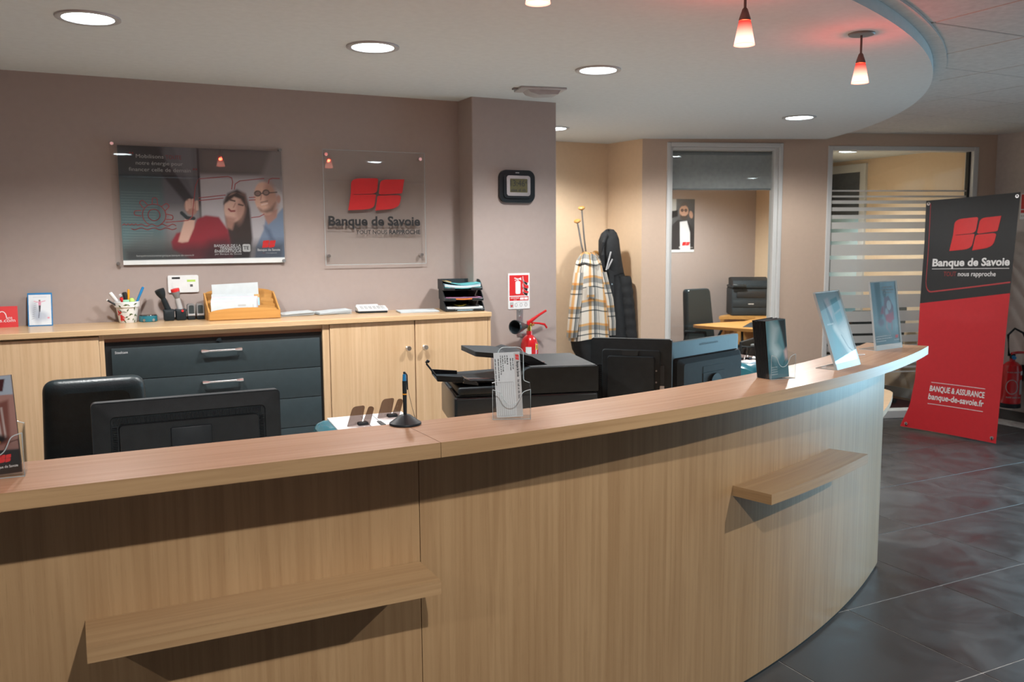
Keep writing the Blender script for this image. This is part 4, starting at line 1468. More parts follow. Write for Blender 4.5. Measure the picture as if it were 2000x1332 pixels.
# teal tin
t = thing('tape_tin', 'low round teal plastic tin with silver lid beside the painted pot', 'tin', (0.348, 4.862, ZC))
MB().lathe([(0.0, 0.0), (0.041, 0.0), (0.044, 0.003), (0.044, 0.028), (0.043, 0.031)], 36).build('tin_body', M['teal'], t)
MB().lathe([(0.043, 0.0305), (0.041, 0.035), (0.0, 0.036)], 36).build('lid', M['smoke'], t)
MB().lathe([(0.0, 0.0325), (0.03, 0.0325)], 24).build('lid_disc', M['alu'], t, recalc=False)
for a in (-2.1, -1.05):
    MB().cyl((0.0435 * math.cos(a), 0.0435 * math.sin(a), 0.010), (0.0455 * math.cos(a), 0.0455 * math.sin(a), 0.010), 0.007, n=14).build('badge', M['alu'], t)


def hand_tool(name, label, x, lean, top_mat, neck_mat, head_mat, head_r, h, flat_head=False, face=None):
    t = thing(name, label, 'hand tool', (x, 4.868, ZC))
    MB().rbox(-0.025, 0.025, -0.03, 0.03, 0.0, 0.055, 0.008).rbox(-0.0275, 0.0275, -0.026, 0.026, 0.046, 0.058, 0.004).build('cradle', M['black'], t)
    top = Vector((lean, -0.012, h))
    base = Vector((0.0, 0.0, 0.05))
    d = top - base
    MB().cyl(tuple(base), tuple(base + d * 0.66), 0.0155, 0.012, 16).build('grip', neck_mat, t)
    hd = MB(Matrix.Translation(base + d * 0.60) @ d.to_track_quat('Z', 'Y').to_matrix().to_4x4())
    hd.lathe([(0.0, 0.0), (0.013, 0.004), (head_r * 0.8, 0.018), (head_r, 0.034), (head_r, 0.050), (0.0, 0.052)], 20)
    hd.build('head', head_mat, t)
    if face:
        f_ = MB(Matrix.Translation(base + d * 0.60) @ d.to_track_quat('Z', 'Y').to_matrix().to_4x4())
        f_.lathe([(head_r * 1.02, 0.040), (head_r * 1.02, 0.053), (0.0, 0.056)], 20)
        f_.build('head_cap', face, t)
    return t


t = hand_tool('barcode_reader', 'black hand held reader leaning left in its black cradle under the wall socket', 0.448, -0.040, None, M['black'], M['black_matt'], 0.024, 0.158)
t = hand_tool('barcode_reader', 'grey hand held reader with red head upright in its black cradle', 0.506, -0.022, None, M['pale_grey'], M['grey'], 0.021, 0.152, face=M['red'])
MB().cyl((0.006, -0.031, 0.050), (0.006, -0.035, 0.050), 0.006, n=12).build('red_button', M['red'], t)
for x, lb in ((0.557, 'small black self inking stamp with smoky frame, nearer the red headed reader'), (0.602, 'small black self inking stamp with smoky frame, against the wooden letter rack')):
    t = thing('rubber_stamp', lb, 'stamp', (x, 4.868, ZC))
    MB().rbox(-0.018, 0.018, -0.020, 0.020, 0.0, 0.022, 0.004).build('ink_base', M['black'], t)
    MB().prism(rrect(-0.0185, 0.0185, 0.020, 0.083, 0.010, 5, (0, 0, 1, 1)), -0.021, 0.021, 'y').build('frame', M['grey'], t)
    MB().prism(rrect(-0.0125, 0.0125, 0.030, 0.076, 0.007, 5, (0, 0, 1, 1)), -0.0218, 0.0, 'y').build('window', M['steel_dark'], t)
    MB().rbox(-0.0165, 0.0165, -0.0235, -0.020, 0.022, 0.032, 0.001).build('lip', M['pale_grey'], t)

# wooden letter rack
t = thing('letter_rack', 'honey wood letter rack with arched dividers holding envelopes on the sideboard', 'letter rack', (0.806, 4.80, ZC))
BW = 0.178


def archp(w, h0, h1, n=14):
    return [(-w, 0.004), (w, 0.004)] + [(w * math.cos(PI * i / n), h0 + (h1 - h0) * math.sin(PI * i / n)) for i in range(n + 1)]


MB().prism(archp(BW, 0.040, 0.063), -0.085, -0.077, 'y').build('front_panel', M['wood_honey'], t, grain=0)
for k, (y, h0, h1) in enumerate(((-0.040, 0.052, 0.072), (-0.002, 0.070, 0.090), (0.036, 0.094, 0.112))):
    MB().prism(archp(BW - 0.008, h0, h1), y, y + 0.006, 'y').build('divider', M['wood_honey'], t, grain=0)
MB().prism(archp(BW - 0.004, 0.132, 0.158), 0.078, 0.085, 'y').build('back_panel', M['wood_honey'], t, grain=0)
for sx in (-1, 1):
    MB().prism([(-0.080, 0.0), (0.085, 0.0), (0.085, 0.136), (0.060, 0.128), (-0.080, 0.044)], sx * BW - 0.004, sx * BW + 0.004, 'x').build('side_panel', M['wood_honey'], t, grain=1)
MB().box(-BW, BW, -0.08, 0.08, 0.0, 0.006).build('bottom', M['wood_honey'], t, grain=0)
RX, RY = 0.806, 4.80


def envelope(label, x0, x1, y, z0, h, m, lean=0.012, tilt=0.0, marks=None, bar=None):
    e = thing('envelope', label, 'envelope', (RX + (x0 + x1) / 2, RY + y, ZC + z0), 0, 'envelopes in the wooden rack')
    w = (x1 - x0) / 2
    q = MB(TR(rx=-math.atan2(lean, h), ry=tilt))
    q.box(-w, w, -0.0012, 0.0012, 0, h)
    q.build('cover', m, e)
    if marks:
        q = MB(TR(rx=-math.atan2(lean, h), ry=tilt))
        for (a, b_, c, d_) in marks:
            q.box(a, b_, -0.0016, -0.0012, c, d_)
        q.build('printed_lines', M['ink_pale'], e)
    if bar:
        q = MB(TR(rx=-math.atan2(lean, h), ry=tilt))
        q.box(-w, w, -0.0016, -0.0012, h * bar[0], h * bar[1])
        q.build('colour_bar', M['paper_pink'], e)
    return e


mk = [(0.02 + 0.009 * i, 0.0265 + 0.009 * i, 0.060, 0.066) for i in range(6)]
for k in range(3):
    envelope(('white envelope with pink bar and printing at the very front of the rack', 'white envelope directly behind the pink barred one in the rack', 'third white envelope from the front of the wooden rack')[k], -0.166 + 0.003 * k, 0.062 + 0.004 * k, -0.070 + 0.008 * k, 0.007, 0.098 + 0.005 * k, M['paper'], marks=None if k else [(0.0, 0.07, 0.052, 0.056), (0.02, 0.06, 0.062, 0.072), (0.095, 0.099, 0.05, 0.07)], bar=(0.90, 0.985) if k == 0 else None)
envelope('pale pink edged envelope behind the white ones in the rack', -0.158, 0.074, -0.049, 0.007, 0.112, M['paper_pink'])
envelope('light blue envelope showing at the right of the front stack', -0.120, 0.084, -0.044, 0.007, 0.104, M['paper_blue'])
envelope('white envelope in the second slot of the rack', -0.155, 0.060, -0.026, 0.007, 0.126, M['paper'])
envelope('kraft envelope with one corner showing in the second slot', -0.10, 0.088, -0.018, 0.007, 0.120, M['paper_kraft'])
envelope('tall white envelope with small printing standing highest in the rack', -0.142, 0.094, 0.012, 0.007, 0.178, M['paper'], tilt=-0.03, marks=mk)

# paper stacks
def paper_stack(label, x, y, w, d, n, rz, seed, curl=0.006, group=None, lift=None):
    t = thing('paper_stack', label, 'paper', (x, y, ZC), rz, group)
    rnd = random.Random(seed)
    for k in range(n):
        dx, dy, rr = rnd.uniform(-.004, .004), rnd.uniform(-.004, .004), rnd.uniform(-.03, .03)
        b = MB(TR(dx, dy, 0.0006 + k * 0.0022, rz=rr))
        rows = []
        for i in range(9):
            u = i / 8
            zz = curl * (k + 1) / n * (math.sin(u * PI * 0.9) ** 2 * 0.5 + (u ** 3))
            rows.append([(-w / 2 + w * u, -d / 2 + d * j / 3, zz + 0.0015 * j / 3) for j in range(4)])
        b.grid(rows)
        top = [[(p[0], p[1], p[2] + 0.0019) for p in r] for r in rows]
        b.grid(top)
        for e in (0, -1):
            b.grid([rows[e], top[e]])
            b.grid([[r[e] for r in rows], [r[e] for r in top]])
        b.build('sheet', M['paper'], t)
    return t


paper_stack('loose stack of white sheets just right of the wooden letter rack', 1.092, 4.850, 0.185, 0.12, 6, 0.06, 1, 0.007)
paper_stack('loose stack of white sheets with lifted corner left of the calculator', 1.300, 4.845, 0.180, 0.13, 6, 0.02, 2, 0.009)
paper_stack('thin pile of white sheets lying flat in front of the letter trays', 1.765, 4.735, 0.22, 0.15, 3, -0.15, 3, 0.002)
t = thing('calculator', 'pale desk calculator with raised display on a black base on the sideboard', 'calculator', (1.522, 4.835, ZC), -0.12)
MB().rbox(-0.082, 0.082, -0.055, 0.055, 0.0, 0.012, 0.003).build('base', M['black'], t)
MB().prism([(-0.056, 0.012), (0.058, 0.012), (0.058, 0.034), (0.030, 0.036), (-0.056, 0.020)], -0.084, 0.084, 'x').build('body', M['white'], t)
MB().rbox(-0.080, 0.045, 0.030, 0.058, 0.034, 0.043, 0.003).build('display_hood', M['white'], t)
for r in range(4):
    for c in range(6):
        x, y = -0.064 + 0.0235 * c, -0.046 + 0.017 * r
        MB().rbox(x, x + 0.017, y, y + 0.011, 0.0195 + 0.19 * (y + 0.052) * 1.0 + 0.0, 0.0245 + 0.19 * (y + 0.052), 0.0015, 1).build('key', M['pale_grey'], t)

# letter trays, three stacked
TRX, TRY, TRZ = 1.888, 4.640, math.radians(-14)
TWd, TDp, TH = 0.225, 0.235, 0.058


def tray(k, label):
    t = thing('letter_tray', label, 'letter tray', (TRX + 0.004 * (2 - k), TRY + 0.004 * k, ZC + k * (TH + 0.002)), TRZ, 'stacked black letter trays')
    side = rpoly([(0.0, 0.0, 0), (TDp, 0.0, 0), (TDp, TH, 0), (0.095, TH, .01), (0.050, TH * 0.86, .03), (0.0, 0.018, .01)], 5)
    for x in (0.0, TWd - 0.004):
        MB().prism(side, x, x + 0.004, 'x').build('side_wall', M['charcoal'], t)
    MB().box(0.004, TWd - 0.004, TDp - 0.004, TDp, 0, TH).build('back_wall', M['charcoal'], t)
    MB().box(0.004, TWd - 0.004, 0.008, TDp - 0.004, 0.0, 0.004).build('bottom', M['black'], t)
    for x0, x1 in ((0.0, 0.066), (TWd - 0.066, TWd)):
        MB().rbox(x0, x1, -0.010, 0.010, 0.0, 0.016, 0.005, 3).build('front_lip', M['black_gloss'], t)
    return t


def sheet_in_tray(k, label, name, z, th, m, sag=0.0, x0=0.010, x1=None, y0=-0.002, cat='paper', lift=0.0):
    x1 = TWd - 0.010 if x1 is None else x1
    t = thing(name, label, cat, (TRX + 0.004 * (2 - k), TRY + 0.004 * k, ZC + k * (TH + 0.002)), TRZ)
    rows, top = [], []
    for i in range(13):
        u = i / 12
        zz = z - sag * math.sin(u * PI) + lift * (1 - u) ** 2
        rows.append([(x0 + (x1 - x0) * u, y, zz) for y in (y0, 0.12, TDp - 0.01)])
        top.append([(x0 + (x1 - x0) * u, y, zz + th) for y in (y0, 0.12, TDp - 0.01)])
    b = MB().grid(rows).grid(top)
    for e in (0, -1):
        b.grid([rows[e], top[e]])
        b.grid([[r[e] for r in rows], [r[e] for r in top]])
    b.build('sheets', m, t)
    return t


tray(0, 'black letter tray at the bottom of the stack, papers and a yellow note inside')
tray(1, 'black letter tray in the middle of the stack with an orange folder inside')
tray(2, 'black letter tray on top of the stack, filled with teal folders')
sheet_in_tray(0, 'pile of white papers in the bottom letter tray', 'paper_pile', 0.017, 0.010, M['paper'], 0.003)
sheet_in_tray(0, 'light blue paper under the white pile in the bottom tray', 'paper_sheet', 0.0065, 0.003, M['paper_blue'], 0.001, x0=0.016)
sheet_in_tray(0, 'curled yellow note lying on papers in the bottom tray', 'sticky_note', 0.038, 0.001, M['paper_yellow'], 0.008, x0=0.055, x1=0.125, y0=0.03)
sheet_in_tray(1, 'orange folder in the middle letter tray', 'folder', 0.011, 0.006, M['paper_orange'], 0.004, x0=0.02, x1=0.19, cat='folder')
sheet_in_tray(1, 'thin mauve folder on top of the orange one in the middle tray', 'folder', 0.0185, 0.002, M['paper_mauve'], 0.002, cat='folder')
sheet_in_tray(2, 'teal folder at the bottom of the top letter tray', 'folder', 0.018, 0.003, M['paper_teal'], 0.008, cat='folder')
sheet_in_tray(2, 'white papers between the teal folders in the top tray', 'paper_pile', 0.0225, 0.009, M['paper'], 0.008)
sheet_in_tray(2, 'pale blue papers above the white ones in the top tray', 'paper_pile', 0.033, 0.004, M['paper_blue'], 0.010)
sheet_in_tray(2, 'teal folder curling up on top of everything in the top tray', 'folder', 0.041, 0.0015, M['paper_teal'], 0.014, cat='folder', lift=0.012)
sheet_in_tray(2, 'crumpled kraft envelope at the left side of the top tray', 'envelope', 0.046, 0.002, M['paper_kraft'], 0.003, x0=0.006, x1=0.050, y0=0.02, cat='envelope', lift=0.008)

# ================================================================== ON THE COUNTER
# pen on a chain in its weighted stand
t = thing('counter_pen', 'black chained pen upright in its conical black stand on the counter', 'pen', (0.753, 2.128, HTOP))
MB().lathe([(0.0, 0.0), (0.0405, 0.0), (0.0415, 0.003), (0.0405, 0.006), (0.034, 0.010), (0.014, 0.025), (0.009, 0.027), (0.0, 0.027)], 40).build('stand', M['black'], t)
MB().cyl((0, 0, 0.025), (0, 0, 0.078), 0.0046, 0.0052, 14).cyl((0, 0, 0.081), (0.000, 0, 0.114), 0.0056, n=14).build('pen_barrel', M['black'], t)
MB().cyl((0, 0, 0.078), (0, 0, 0.081), 0.0057, n=14).build('orange_ring', M['orange'], t)
MB().cyl((0, 0, 0.114), (0, 0, 0.131), 0.0052, 0.0042, 14).build('blue_end', M['blue'], t)
MB().lathe([(0, 0.131), (0.003, 0.132), (0.003, 0.137), (0, 0.138)], 10).build('chain_stud', M['black'], t)
MB().tube([(0.003, 0.001, 0.134), (0.0075, 0.001, 0.128), (0.0085, 0.001, 0.09)], 0.0018, 6).build('clip', M['black'], t)
ch = MB()
pts = []
for i in range(40):
    u = i / 39
    pts.append(Vector((0.0085 + 0.0215 * u ** 1.2 + 0.002 * math.sin(u * PI), 0.0, 0.088 * (1 - u) ** 1.5 + 0.0105 + 0.0 * u)))
for i, p in enumerate(pts):
    ch.lathe([(0, -0.0011), (0.0011, 0), (0, 0.0011)], 6, c=tuple(p))
ch.tube([tuple(p) for p in pts], 0.0004, 4)
ch.build('bead_chain', M['charcoal'], t)


def dl_holder(label, loc, rz, w=0.104, d=0.052, hf=0.082, hb=0.178, cat='leaflet holder'):
    """clear leaflet holder: flat back, box front with a scooped lip"""
    t = thing('leaflet_holder', label, cat, loc, rz)
    th = 0.0022
    back = rpoly([(-w / 2, 0, 0), (w / 2, 0, 0), (w / 2, hf + 0.01, 0), (w / 2 - 0.016, hf + 0.016, .006), (w / 2 - 0.016, hb, .02), (-w / 2 + 0.016, hb, .02), (-w / 2 + 0.016, hf + 0.016, .006), (-w / 2, hf + 0.01, 0)], 6)
    MB(TR(0, d - 0.006, 0, rx=-0.06)).prism(back, 0, th, 'y').build('back_plate', M['acrylic'], t)
    rim = MB(TR(0, d - 0.006, 0, rx=-0.06))
    rim.tube([(a, 0.001, b) for a, b in back[2:] + back[:0]], 0.0011, 5)
    rim.build('rim', M['acrylic_edge'], t)
    front = rpoly([(-w / 2, 0, 0), (w / 2, 0, 0), (w / 2, hf, 0), (w / 2 - 0.020, hf - 0.006, .008), (w / 2 - 0.036, hf * 0.50, .02), (-w / 2 + 0.036, hf * 0.50, .02), (-w / 2 + 0.020, hf - 0.006, .008), (-w / 2, hf, 0)], 6)
    MB().prism(front, 0, th, 'y').build('front_plate', M['acrylic'], t)
    rim = MB()
    rim.tube([(a, 0.001, b) for a, b in front[2:]], 0.0011, 5)
    rim.tube([(-w / 2, 0.001, hf), (-w / 2, 0.001, 0.001), (w / 2, 0.001, 0.001), (w / 2, 0.001, hf)], 0.001, 5)
    rim.build('front_rim', M['acrylic_edge'], t)
    for sx in (-1, 1):
        MB().prism([(0, 0), (d - 0.004, 0), (d - 0.004 + 0.004, hf + 0.012), (0, hf)], sx * w / 2 - th / 2, sx * w / 2 + th / 2, 'x').build('side_plate', M['acrylic'], t)
    MB().box(-w / 2, w / 2, 0, d, 0, th).build('bottom_plate', M['acrylic'], t)
    return t


ang1 = math.atan2(-0.04, 0.087)
h1 = dl_holder('clear leaflet holder with a white printed form, standing on the counter before the black printer', (1.022, 2.052, HTOP), ang1, w=0.100, hf=0.080, hb=0.186)
lf = thing('leaflet', 'white printed bank form standing sideways in the clear holder, red emblem at its top corner', 'leaflet', (1.022, 2.052, HTOP), ang1)
q = Matrix.Translation((-0.004, 0.022, 0.003)) @ Euler((-0.10, -0.045, 0)).to_matrix().to_4x4()
MB(q).box(-0.035, 0.035, 0, 0.004, 0, 0.172).build('sheet', M['paper'], lf)
b = MB(q)
b.box(0.019, 0.0345, -0.0006, -0.0001, 0.002, 0.170)
b.build('grey_band', M['ink_pale'], lf)
# lettering runs down the form
q2 = q @ TR(0.0335, -0.0008, 0.168) @ Matrix.Rotation(PI / 2, 4, 'Y')
b = MB(q2)
logo(b, 0.002, 0.018, -0.010 - 0.001, -0.0015, 0, 1)
put_text(b, 'Banque de Savoie', 0.021, 0.062, -0.0085, 0.0095, 0, 0, 0.03)
scribble(b, 0.070, 0.120, -0.0085, 0.0055)
for k, (xx, a_, ln_) in enumerate(((-0.0195, 0.012, 0.030), (-0.0255, 0.012, 0.034), (-0.034, 0.004, 0.026), (-0.040, 0.004, 0.022), (-0.046, 0.004, 0.042), (-0.0515, 0.004, 0.050), (-0.058, 0.012, 0.058), (-0.066, 0.012, 0.070))):
    scribble(b, a_, a_ + ln_, xx, 0.0034, 0, 0, k)
b.build('lettering', [M['ink_black'], M['red']], lf)
b = MB(q2)
for k in range(9):
    stroke(b, [(0.075, -0.020 - 0.0055 * k), (0.164, -0.020 - 0.0055 * k)], 0.0004)
for k in range(2):
    stroke(b, [(0.075 + 0.089 * k, -0.020), (0.075 + 0.089 * k, -0.064)], 0.0004)
b.build('ruled_lines', M['ink_grey'], lf)

# dark leaflets in the second clear holder
h2 = dl_holder('clear leaflet holder with a thick wad of teal and black leaflets on the counter', (2.130, 2.224, HTOP), math.radians(-6), w=0.098, d=0.080, hf=0.083, hb=0.094)
rnd = random.Random(5)
cols = [M['black_matt']] * 7
for k in range(9):
    l2 = thing('leaflet', '%s folded leaflet behind the teal cover in the second clear holder' % ('front', 'second', 'third', 'fourth', 'fifth', 'sixth', 'seventh', 'eighth', 'rearmost')[k], 'leaflet', (2.130, 2.224, HTOP), math.radians(-6), 'leaflets in the second holder')
    q = Matrix.Translation((-0.006 - 0.0012 * k, 0.014 + 0.0060 * k, 0.003)) @ Euler((-0.05, -0.075 - 0.003 * k, 0.0)).to_matrix().to_4x4()
    MB(q).box(-0.040, 0.040, 0, 0.0056, 0, 0.196 + rnd.uniform(-.002, .002)).build('folded_sheet', M['black_matt'], l2)
    if k == 0:
        l2['label'] = 'front leaflet of the wad in the second holder, with teal and white photo cover'
        cv = Canvas(0.080, 0.196, 40, 96, (70, 120, 135))
        cv.grad((40, 92, 108), (110, 160, 172), 70)
        cv.put(cv.m_poly([(0.02, 0.196), (0.05, 0.17), (0.035, 0.12), (0.055, 0.09), (0.03, 0.05), (0.012, 0.10)], 0.02), (176, 205, 212), 0.9)
        cv.put(cv.m_poly([(0.05, 0.196), (0.08, 0.196), (0.08, 0.05), (0.068, 0.11), (0.062, 0.15)], 0.008), (38, 40, 46), 0.9)
        cv.put(cv.m_poly([(0.066, 0.09), (0.08, 0.10), (0.08, 0.06), (0.07, 0.055)], 0.01), (205, 180, 178), 0.9)
        cv.put(cv.m_poly([(0, 0), (0.08, 0), (0.08, 0.055), (0, 0.07)], 0.03), (70, 118, 132), 0.9)
        for j in range(4):
            cv.line([(0.012, 0.014 + 0.008 * j), (0.034, 0.014 + 0.008 * j)], 0.002, (200, 215, 220), 0.7)
        cv.build('cover_print', q @ TR(-0.040, -0.0006, 0.0), M['print_gloss'], l2)

# leaflets at the left end of the counter
h0 = dl_holder('clear leaflet holder cut by the left edge of the picture, on the counter', (-0.160, 2.012, HTOP), math.radians(-3), w=0.112, d=0.055, hf=0.090, hb=0.10)
l0 = thing('leaflet', 'dark red and black bank leaflet standing in the holder at the left picture edge', 'leaflet', (-0.160, 2.012, HTOP), math.radians(-3))
q = Matrix.Translation((0.0, 0.020, 0.003)) @ Euler((-0.09, -0.05, 0)).to_matrix().to_4x4()
MB(q).box(-0.050, 0.050, 0, 0.012, 0, 0.20).build('folded_sheet', M['ink_black'], l0)
cv = Canvas(0.100, 0.20, 50, 100, (96, 58, 54))
cv.grad((60, 36, 34), (150, 112, 104), 60)
cv.put(cv.m_poly([(0.05, 0.06), (0.085, 0.06), (0.09, 0.15), (0.05, 0.14)], 0.006), (110, 66, 58))
for k in range(5):
    cv.line([(0.046 + 0.008 * k, 0.075), (0.044 + 0.008 * k, 0.135)], 0.0028, (206, 200, 196), 0.6)
cv.ell(0.055, 0.072, 0.026, 0.010, (22, 20, 22), 0, 0.006)
cv.line([(0.045, 0.066), (0.064, 0.066)], 0.006, (200, 140, 60))
cv.line([(0.040, 0.090), (0.056, 0.088)], 0.006, (190, 130, 60))
cv.put(cv.m_poly([(0, 0), (0.10, 0), (0.10, 0.048), (0, 0.052)], 0.002), (24, 25, 28))
cv.put(cv.m_poly([(0, 0.165), (0.10, 0.160), (0.10, 0.20), (0, 0.20)], 0.002), (150, 160, 172))
cv.put(cv.m_poly([(0.012, 0.172), (0.082, 0.168), (0.088, 0.193), (0.012, 0.193)], 0.002), (60, 24, 26))
cv.build('cover_print', q @ TR(-0.050, -0.0006, 0), M['print_gloss'], l0)
b = MB(q @ TR(-0.050, -0.0012, 0))
logo(b, 0.062, 0.084, 0.024, 0.040, 0, 1)
put_text(b, 'Banque de Savoie', 0.050, 0.094, 0.013, 0.0075)
b.build('lettering', [M['ink_white'], M['red']], l0)


def a4_stand(label, loc, yaw, tilt, seed, w=0.205, h=0.290, group='slanted clear stands'):
    t = thing('display_stand', label, 'display stand', loc, yaw)
    ca, sa = math.cos(tilt), math.sin(tilt)
    R_ = TR(rx=-tilt)
    MB(R_).box(-w / 2, w / 2, -0.001, 0.001, 0, h).build('front_sheet', M['acrylic'], t)
    MB(R_).box(-w / 2, w / 2, 0.005, 0.007, 0.0, h).build('back_sheet', M['acrylic'], t)
    MB().box(-w / 2, w / 2, 0.0, 0.080, 0.0, 0.0022).build('foot', M['acrylic'], t)
    e = MB(R_)
    e.box(-w / 2 - 0.0015, -w / 2, -0.0015, 0.0075, 0, h).box(w / 2, w / 2 + 0.0015, -0.0015, 0.0075, 0, h).box(-w / 2, w / 2, -0.0015, 0.0075, h, h + 0.002)
    e.T = I4()
    e.box(-w / 2, w / 2, 0.0795, 0.0812, 0, 0.0024).box(-w / 2 - 0.001, -w / 2, 0, 0.08, 0, 0.0024)
    e.build('bright_edges', M['acrylic_edge'], t)
    MB(R_).box(-w / 2 + 0.002, w / 2 - 0.002, -0.0016, -0.0010, 0.0, 0.022).build('lower_lip', M['acrylic_edge'], t)
    return t, R_


s3, R3 = a4_stand('clear slanted display stand with a pale blue poster, leaning back on the counter', (2.538, 2.318, HTOP), 0.345, 0.326, 1)
pw, ph = 0.199, 0.266
s3p = thing('display_poster', 'pale blue office scene poster with painted white reflection, in the strongly tilted clear stand', 'poster', (2.538, 2.318, HTOP), 0.345)
cv = Canvas(pw, ph, 70, 94, (150, 190, 202))
cv.grad((92, 140, 156), (150, 178, 188), 50)
cv.put(cv.m_poly([(0.11, 0.236), (0.17, 0.246), (0.175, 0.20), (0.115, 0.185)], 0.004), (70, 140, 158))
cv.put(cv.m_poly([(0.112, 0.178), (0.172, 0.192), (0.172, 0.155), (0.115, 0.135)], 0.004), (95, 160, 176))
cv.put(cv.m_poly([(0.05, 0.24), (0.075, 0.2), (0.09, 0.14), (0.06, 0.14)], 0.006), (70, 110, 130), 0.8)
cv.put(cv.m_poly([(0.06, 0.24), (0.095, 0.245), (0.10, 0.19), (0.085, 0.16)], 0.01), (205, 195, 200), 0.7)
cv.put(cv.m_poly([(0.03, 0.02), (0.09, 0.03), (0.12, 0.11), (0.05, 0.14)], 0.04), (100, 165, 182), 0.8)
cv.put(cv.m_line([(0.085, 0.13), (0.12, 0.08), (0.16, 0.03), (0.199, 0.02)], 0.03, 0.02), (225, 238, 240), 0.8)  # curved white reflection of the acrylic painted into the print
cv.put(cv.m_poly([(0.11, 0.13), (0.199, 0.15), (0.199, 0.0), (0.15, 0.02)], 0.05), (232, 242, 244), 0.8)  # painted reflection spreads over the lower right corner
cv.line([(0.12, 0.10), (0.15, 0.05), (0.199, 0.022)], 0.005, (90, 130, 150), 0.8)
cv.line([(0.03, 0.146), (0.08, 0.147)], 0.004, (225, 235, 238), 0.8)
cv.build('print', R3 @ TR(-pw / 2, 0.0028, 0.022), M['print_gloss'], s3p)
MB(R3).box(-pw / 2, pw / 2, 0.0032, 0.0042, 0.022, 0.022 + ph).build('sheet', M['paper'], s3p)

s4, R4 = a4_stand('clear upright display stand at the far rounded end of the counter', (3.110, 2.627, HTOP), 0.187, 0.139, 2)
s4p = thing('display_poster', 'blue green poster of a rugby player in the upright clear stand at the counter end', 'poster', (3.110, 2.627, HTOP), 0.187)
cv = Canvas(pw, ph, 70, 94, (78, 116, 128))
cv.grad((62, 92, 102), (150, 188, 202), 75)
cv.put(cv.m_poly([(0.03, 0.27), (0.075, 0.27), (0.075, 0.12), (0.04, 0.10)], 0.012), (52, 84, 92), 0.9)
cv.put(cv.m_poly([(0.12, 0.27), (0.199, 0.27), (0.199, 0.16), (0.15, 0.14)], 0.03), (160, 198, 212), 0.8)
cv.ell(0.105, 0.215, 0.013, 0.018, (70, 84, 92), soft=0.004)
cv.put(cv.m_poly([(0.10, 0.20), (0.135, 0.205), (0.165, 0.16), (0.165, 0.12), (0.14, 0.09), (0.10, 0.10), (0.085, 0.13)], 0.008), (128, 70, 92))
cv.ell(0.132, 0.165, 0.018, 0.021, (190, 200, 208), soft=0.004)
cv.ell(0.110, 0.135, 0.012, 0.018, (170, 186, 196), soft=0.006)
cv.put(cv.m_poly([(0.10, 0.125), (0.16, 0.135), (0.165, 0.105), (0.13, 0.088), (0.10, 0.098)], 0.006), (176, 36, 70))
cv.put(cv.m_poly([(0.075, 0.16), (0.09, 0.165), (0.085, 0.13), (0.06, 0.13)], 0.008), (150, 50, 80))
cv.line([(0.105, 0.095), (0.10, 0.07), (0.125, 0.045)], 0.010, (170, 150, 160), 0.8)
cv.line([(0.145, 0.095), (0.14, 0.06)], 0.009, (150, 100, 110), 0.8)
cv.ell(0.06, 0.095, 0.022, 0.016, (96, 72, 96), soft=0.012, a=0.8)
cv.put(cv.m_poly([(0, 0), (0.2, 0), (0.2, 0.05), (0, 0.06)], 0.04), (48, 80, 90), 0.8)
for j in range(6):
    cv.line([(0.165, 0.05 + 0.01 * j), (0.19, 0.10 + 0.012 * j)], 0.002, (150, 180, 192), 0.5)
cv.build('print', R4 @ TR(-pw / 2, 0.0028, 0.022), M['print_gloss'], s4p)
MB(R4).box(-pw / 2, pw / 2, 0.0032, 0.0042, 0.022, 0.022 + ph).build('sheet', M['paper'], s4p)
b = MB(R4 @ TR(-pw / 2, 0.0024, 0.022))
scribble(b, 0.095, 0.165, 0.240, 0.0075)
scribble(b, 0.085, 0.178, 0.228, 0.0075)
scribble(b, 0.100, 0.168, 0.216, 0.0075)
scribble(b, 0.010, 0.128, 0.034, 0.005)
scribble(b, 0.010, 0.135, 0.024, 0.005)
scribble(b, 0.010, 0.084, 0.014, 0.004)
logo(b, 0.160, 0.184, 0.022, 0.036, 0, 1)
put_text(b, 'Banque de Savoie', 0.150, 0.192, 0.013, 0.007)
b.build('lettering', [M['ink_white'], M['red']], s4p)

# small white loop of cord
t = thing('cord_loop', 'thin white loop of cord lying on the counter between the two slanted stands', 'cord', (2.84, 2.545, HTOP))
lp = [(0.03 * math.cos(a) * (1.6 if math.cos(a) < 0 else 1), 0.010 * math.sin(a), 0.0018) for a in [i * PI / 10 for i in range(20)]]
MB().tube(lp + lp[:1], 0.0017, 6).build('cord', M['white'], t)

# ================================================================== ON THE DESK BEHIND THE COUNTER
ZD = 0.742


def monitor_stand(t, zc, depth, neck_h):
    MB().lathe([(0.0, 0.0), (0.105, 0.0), (0.105, 0.006), (0.09, 0.012), (0.0, 0.014)], 32, c=(0, depth + 0.02, 0)).build('stand_foot', M['black'], t)
    MB().rbox(-0.030, 0.030, depth - 0.006, depth + 0.014, 0.010, neck_h, 0.005).build('stand_neck', M['black'], t)


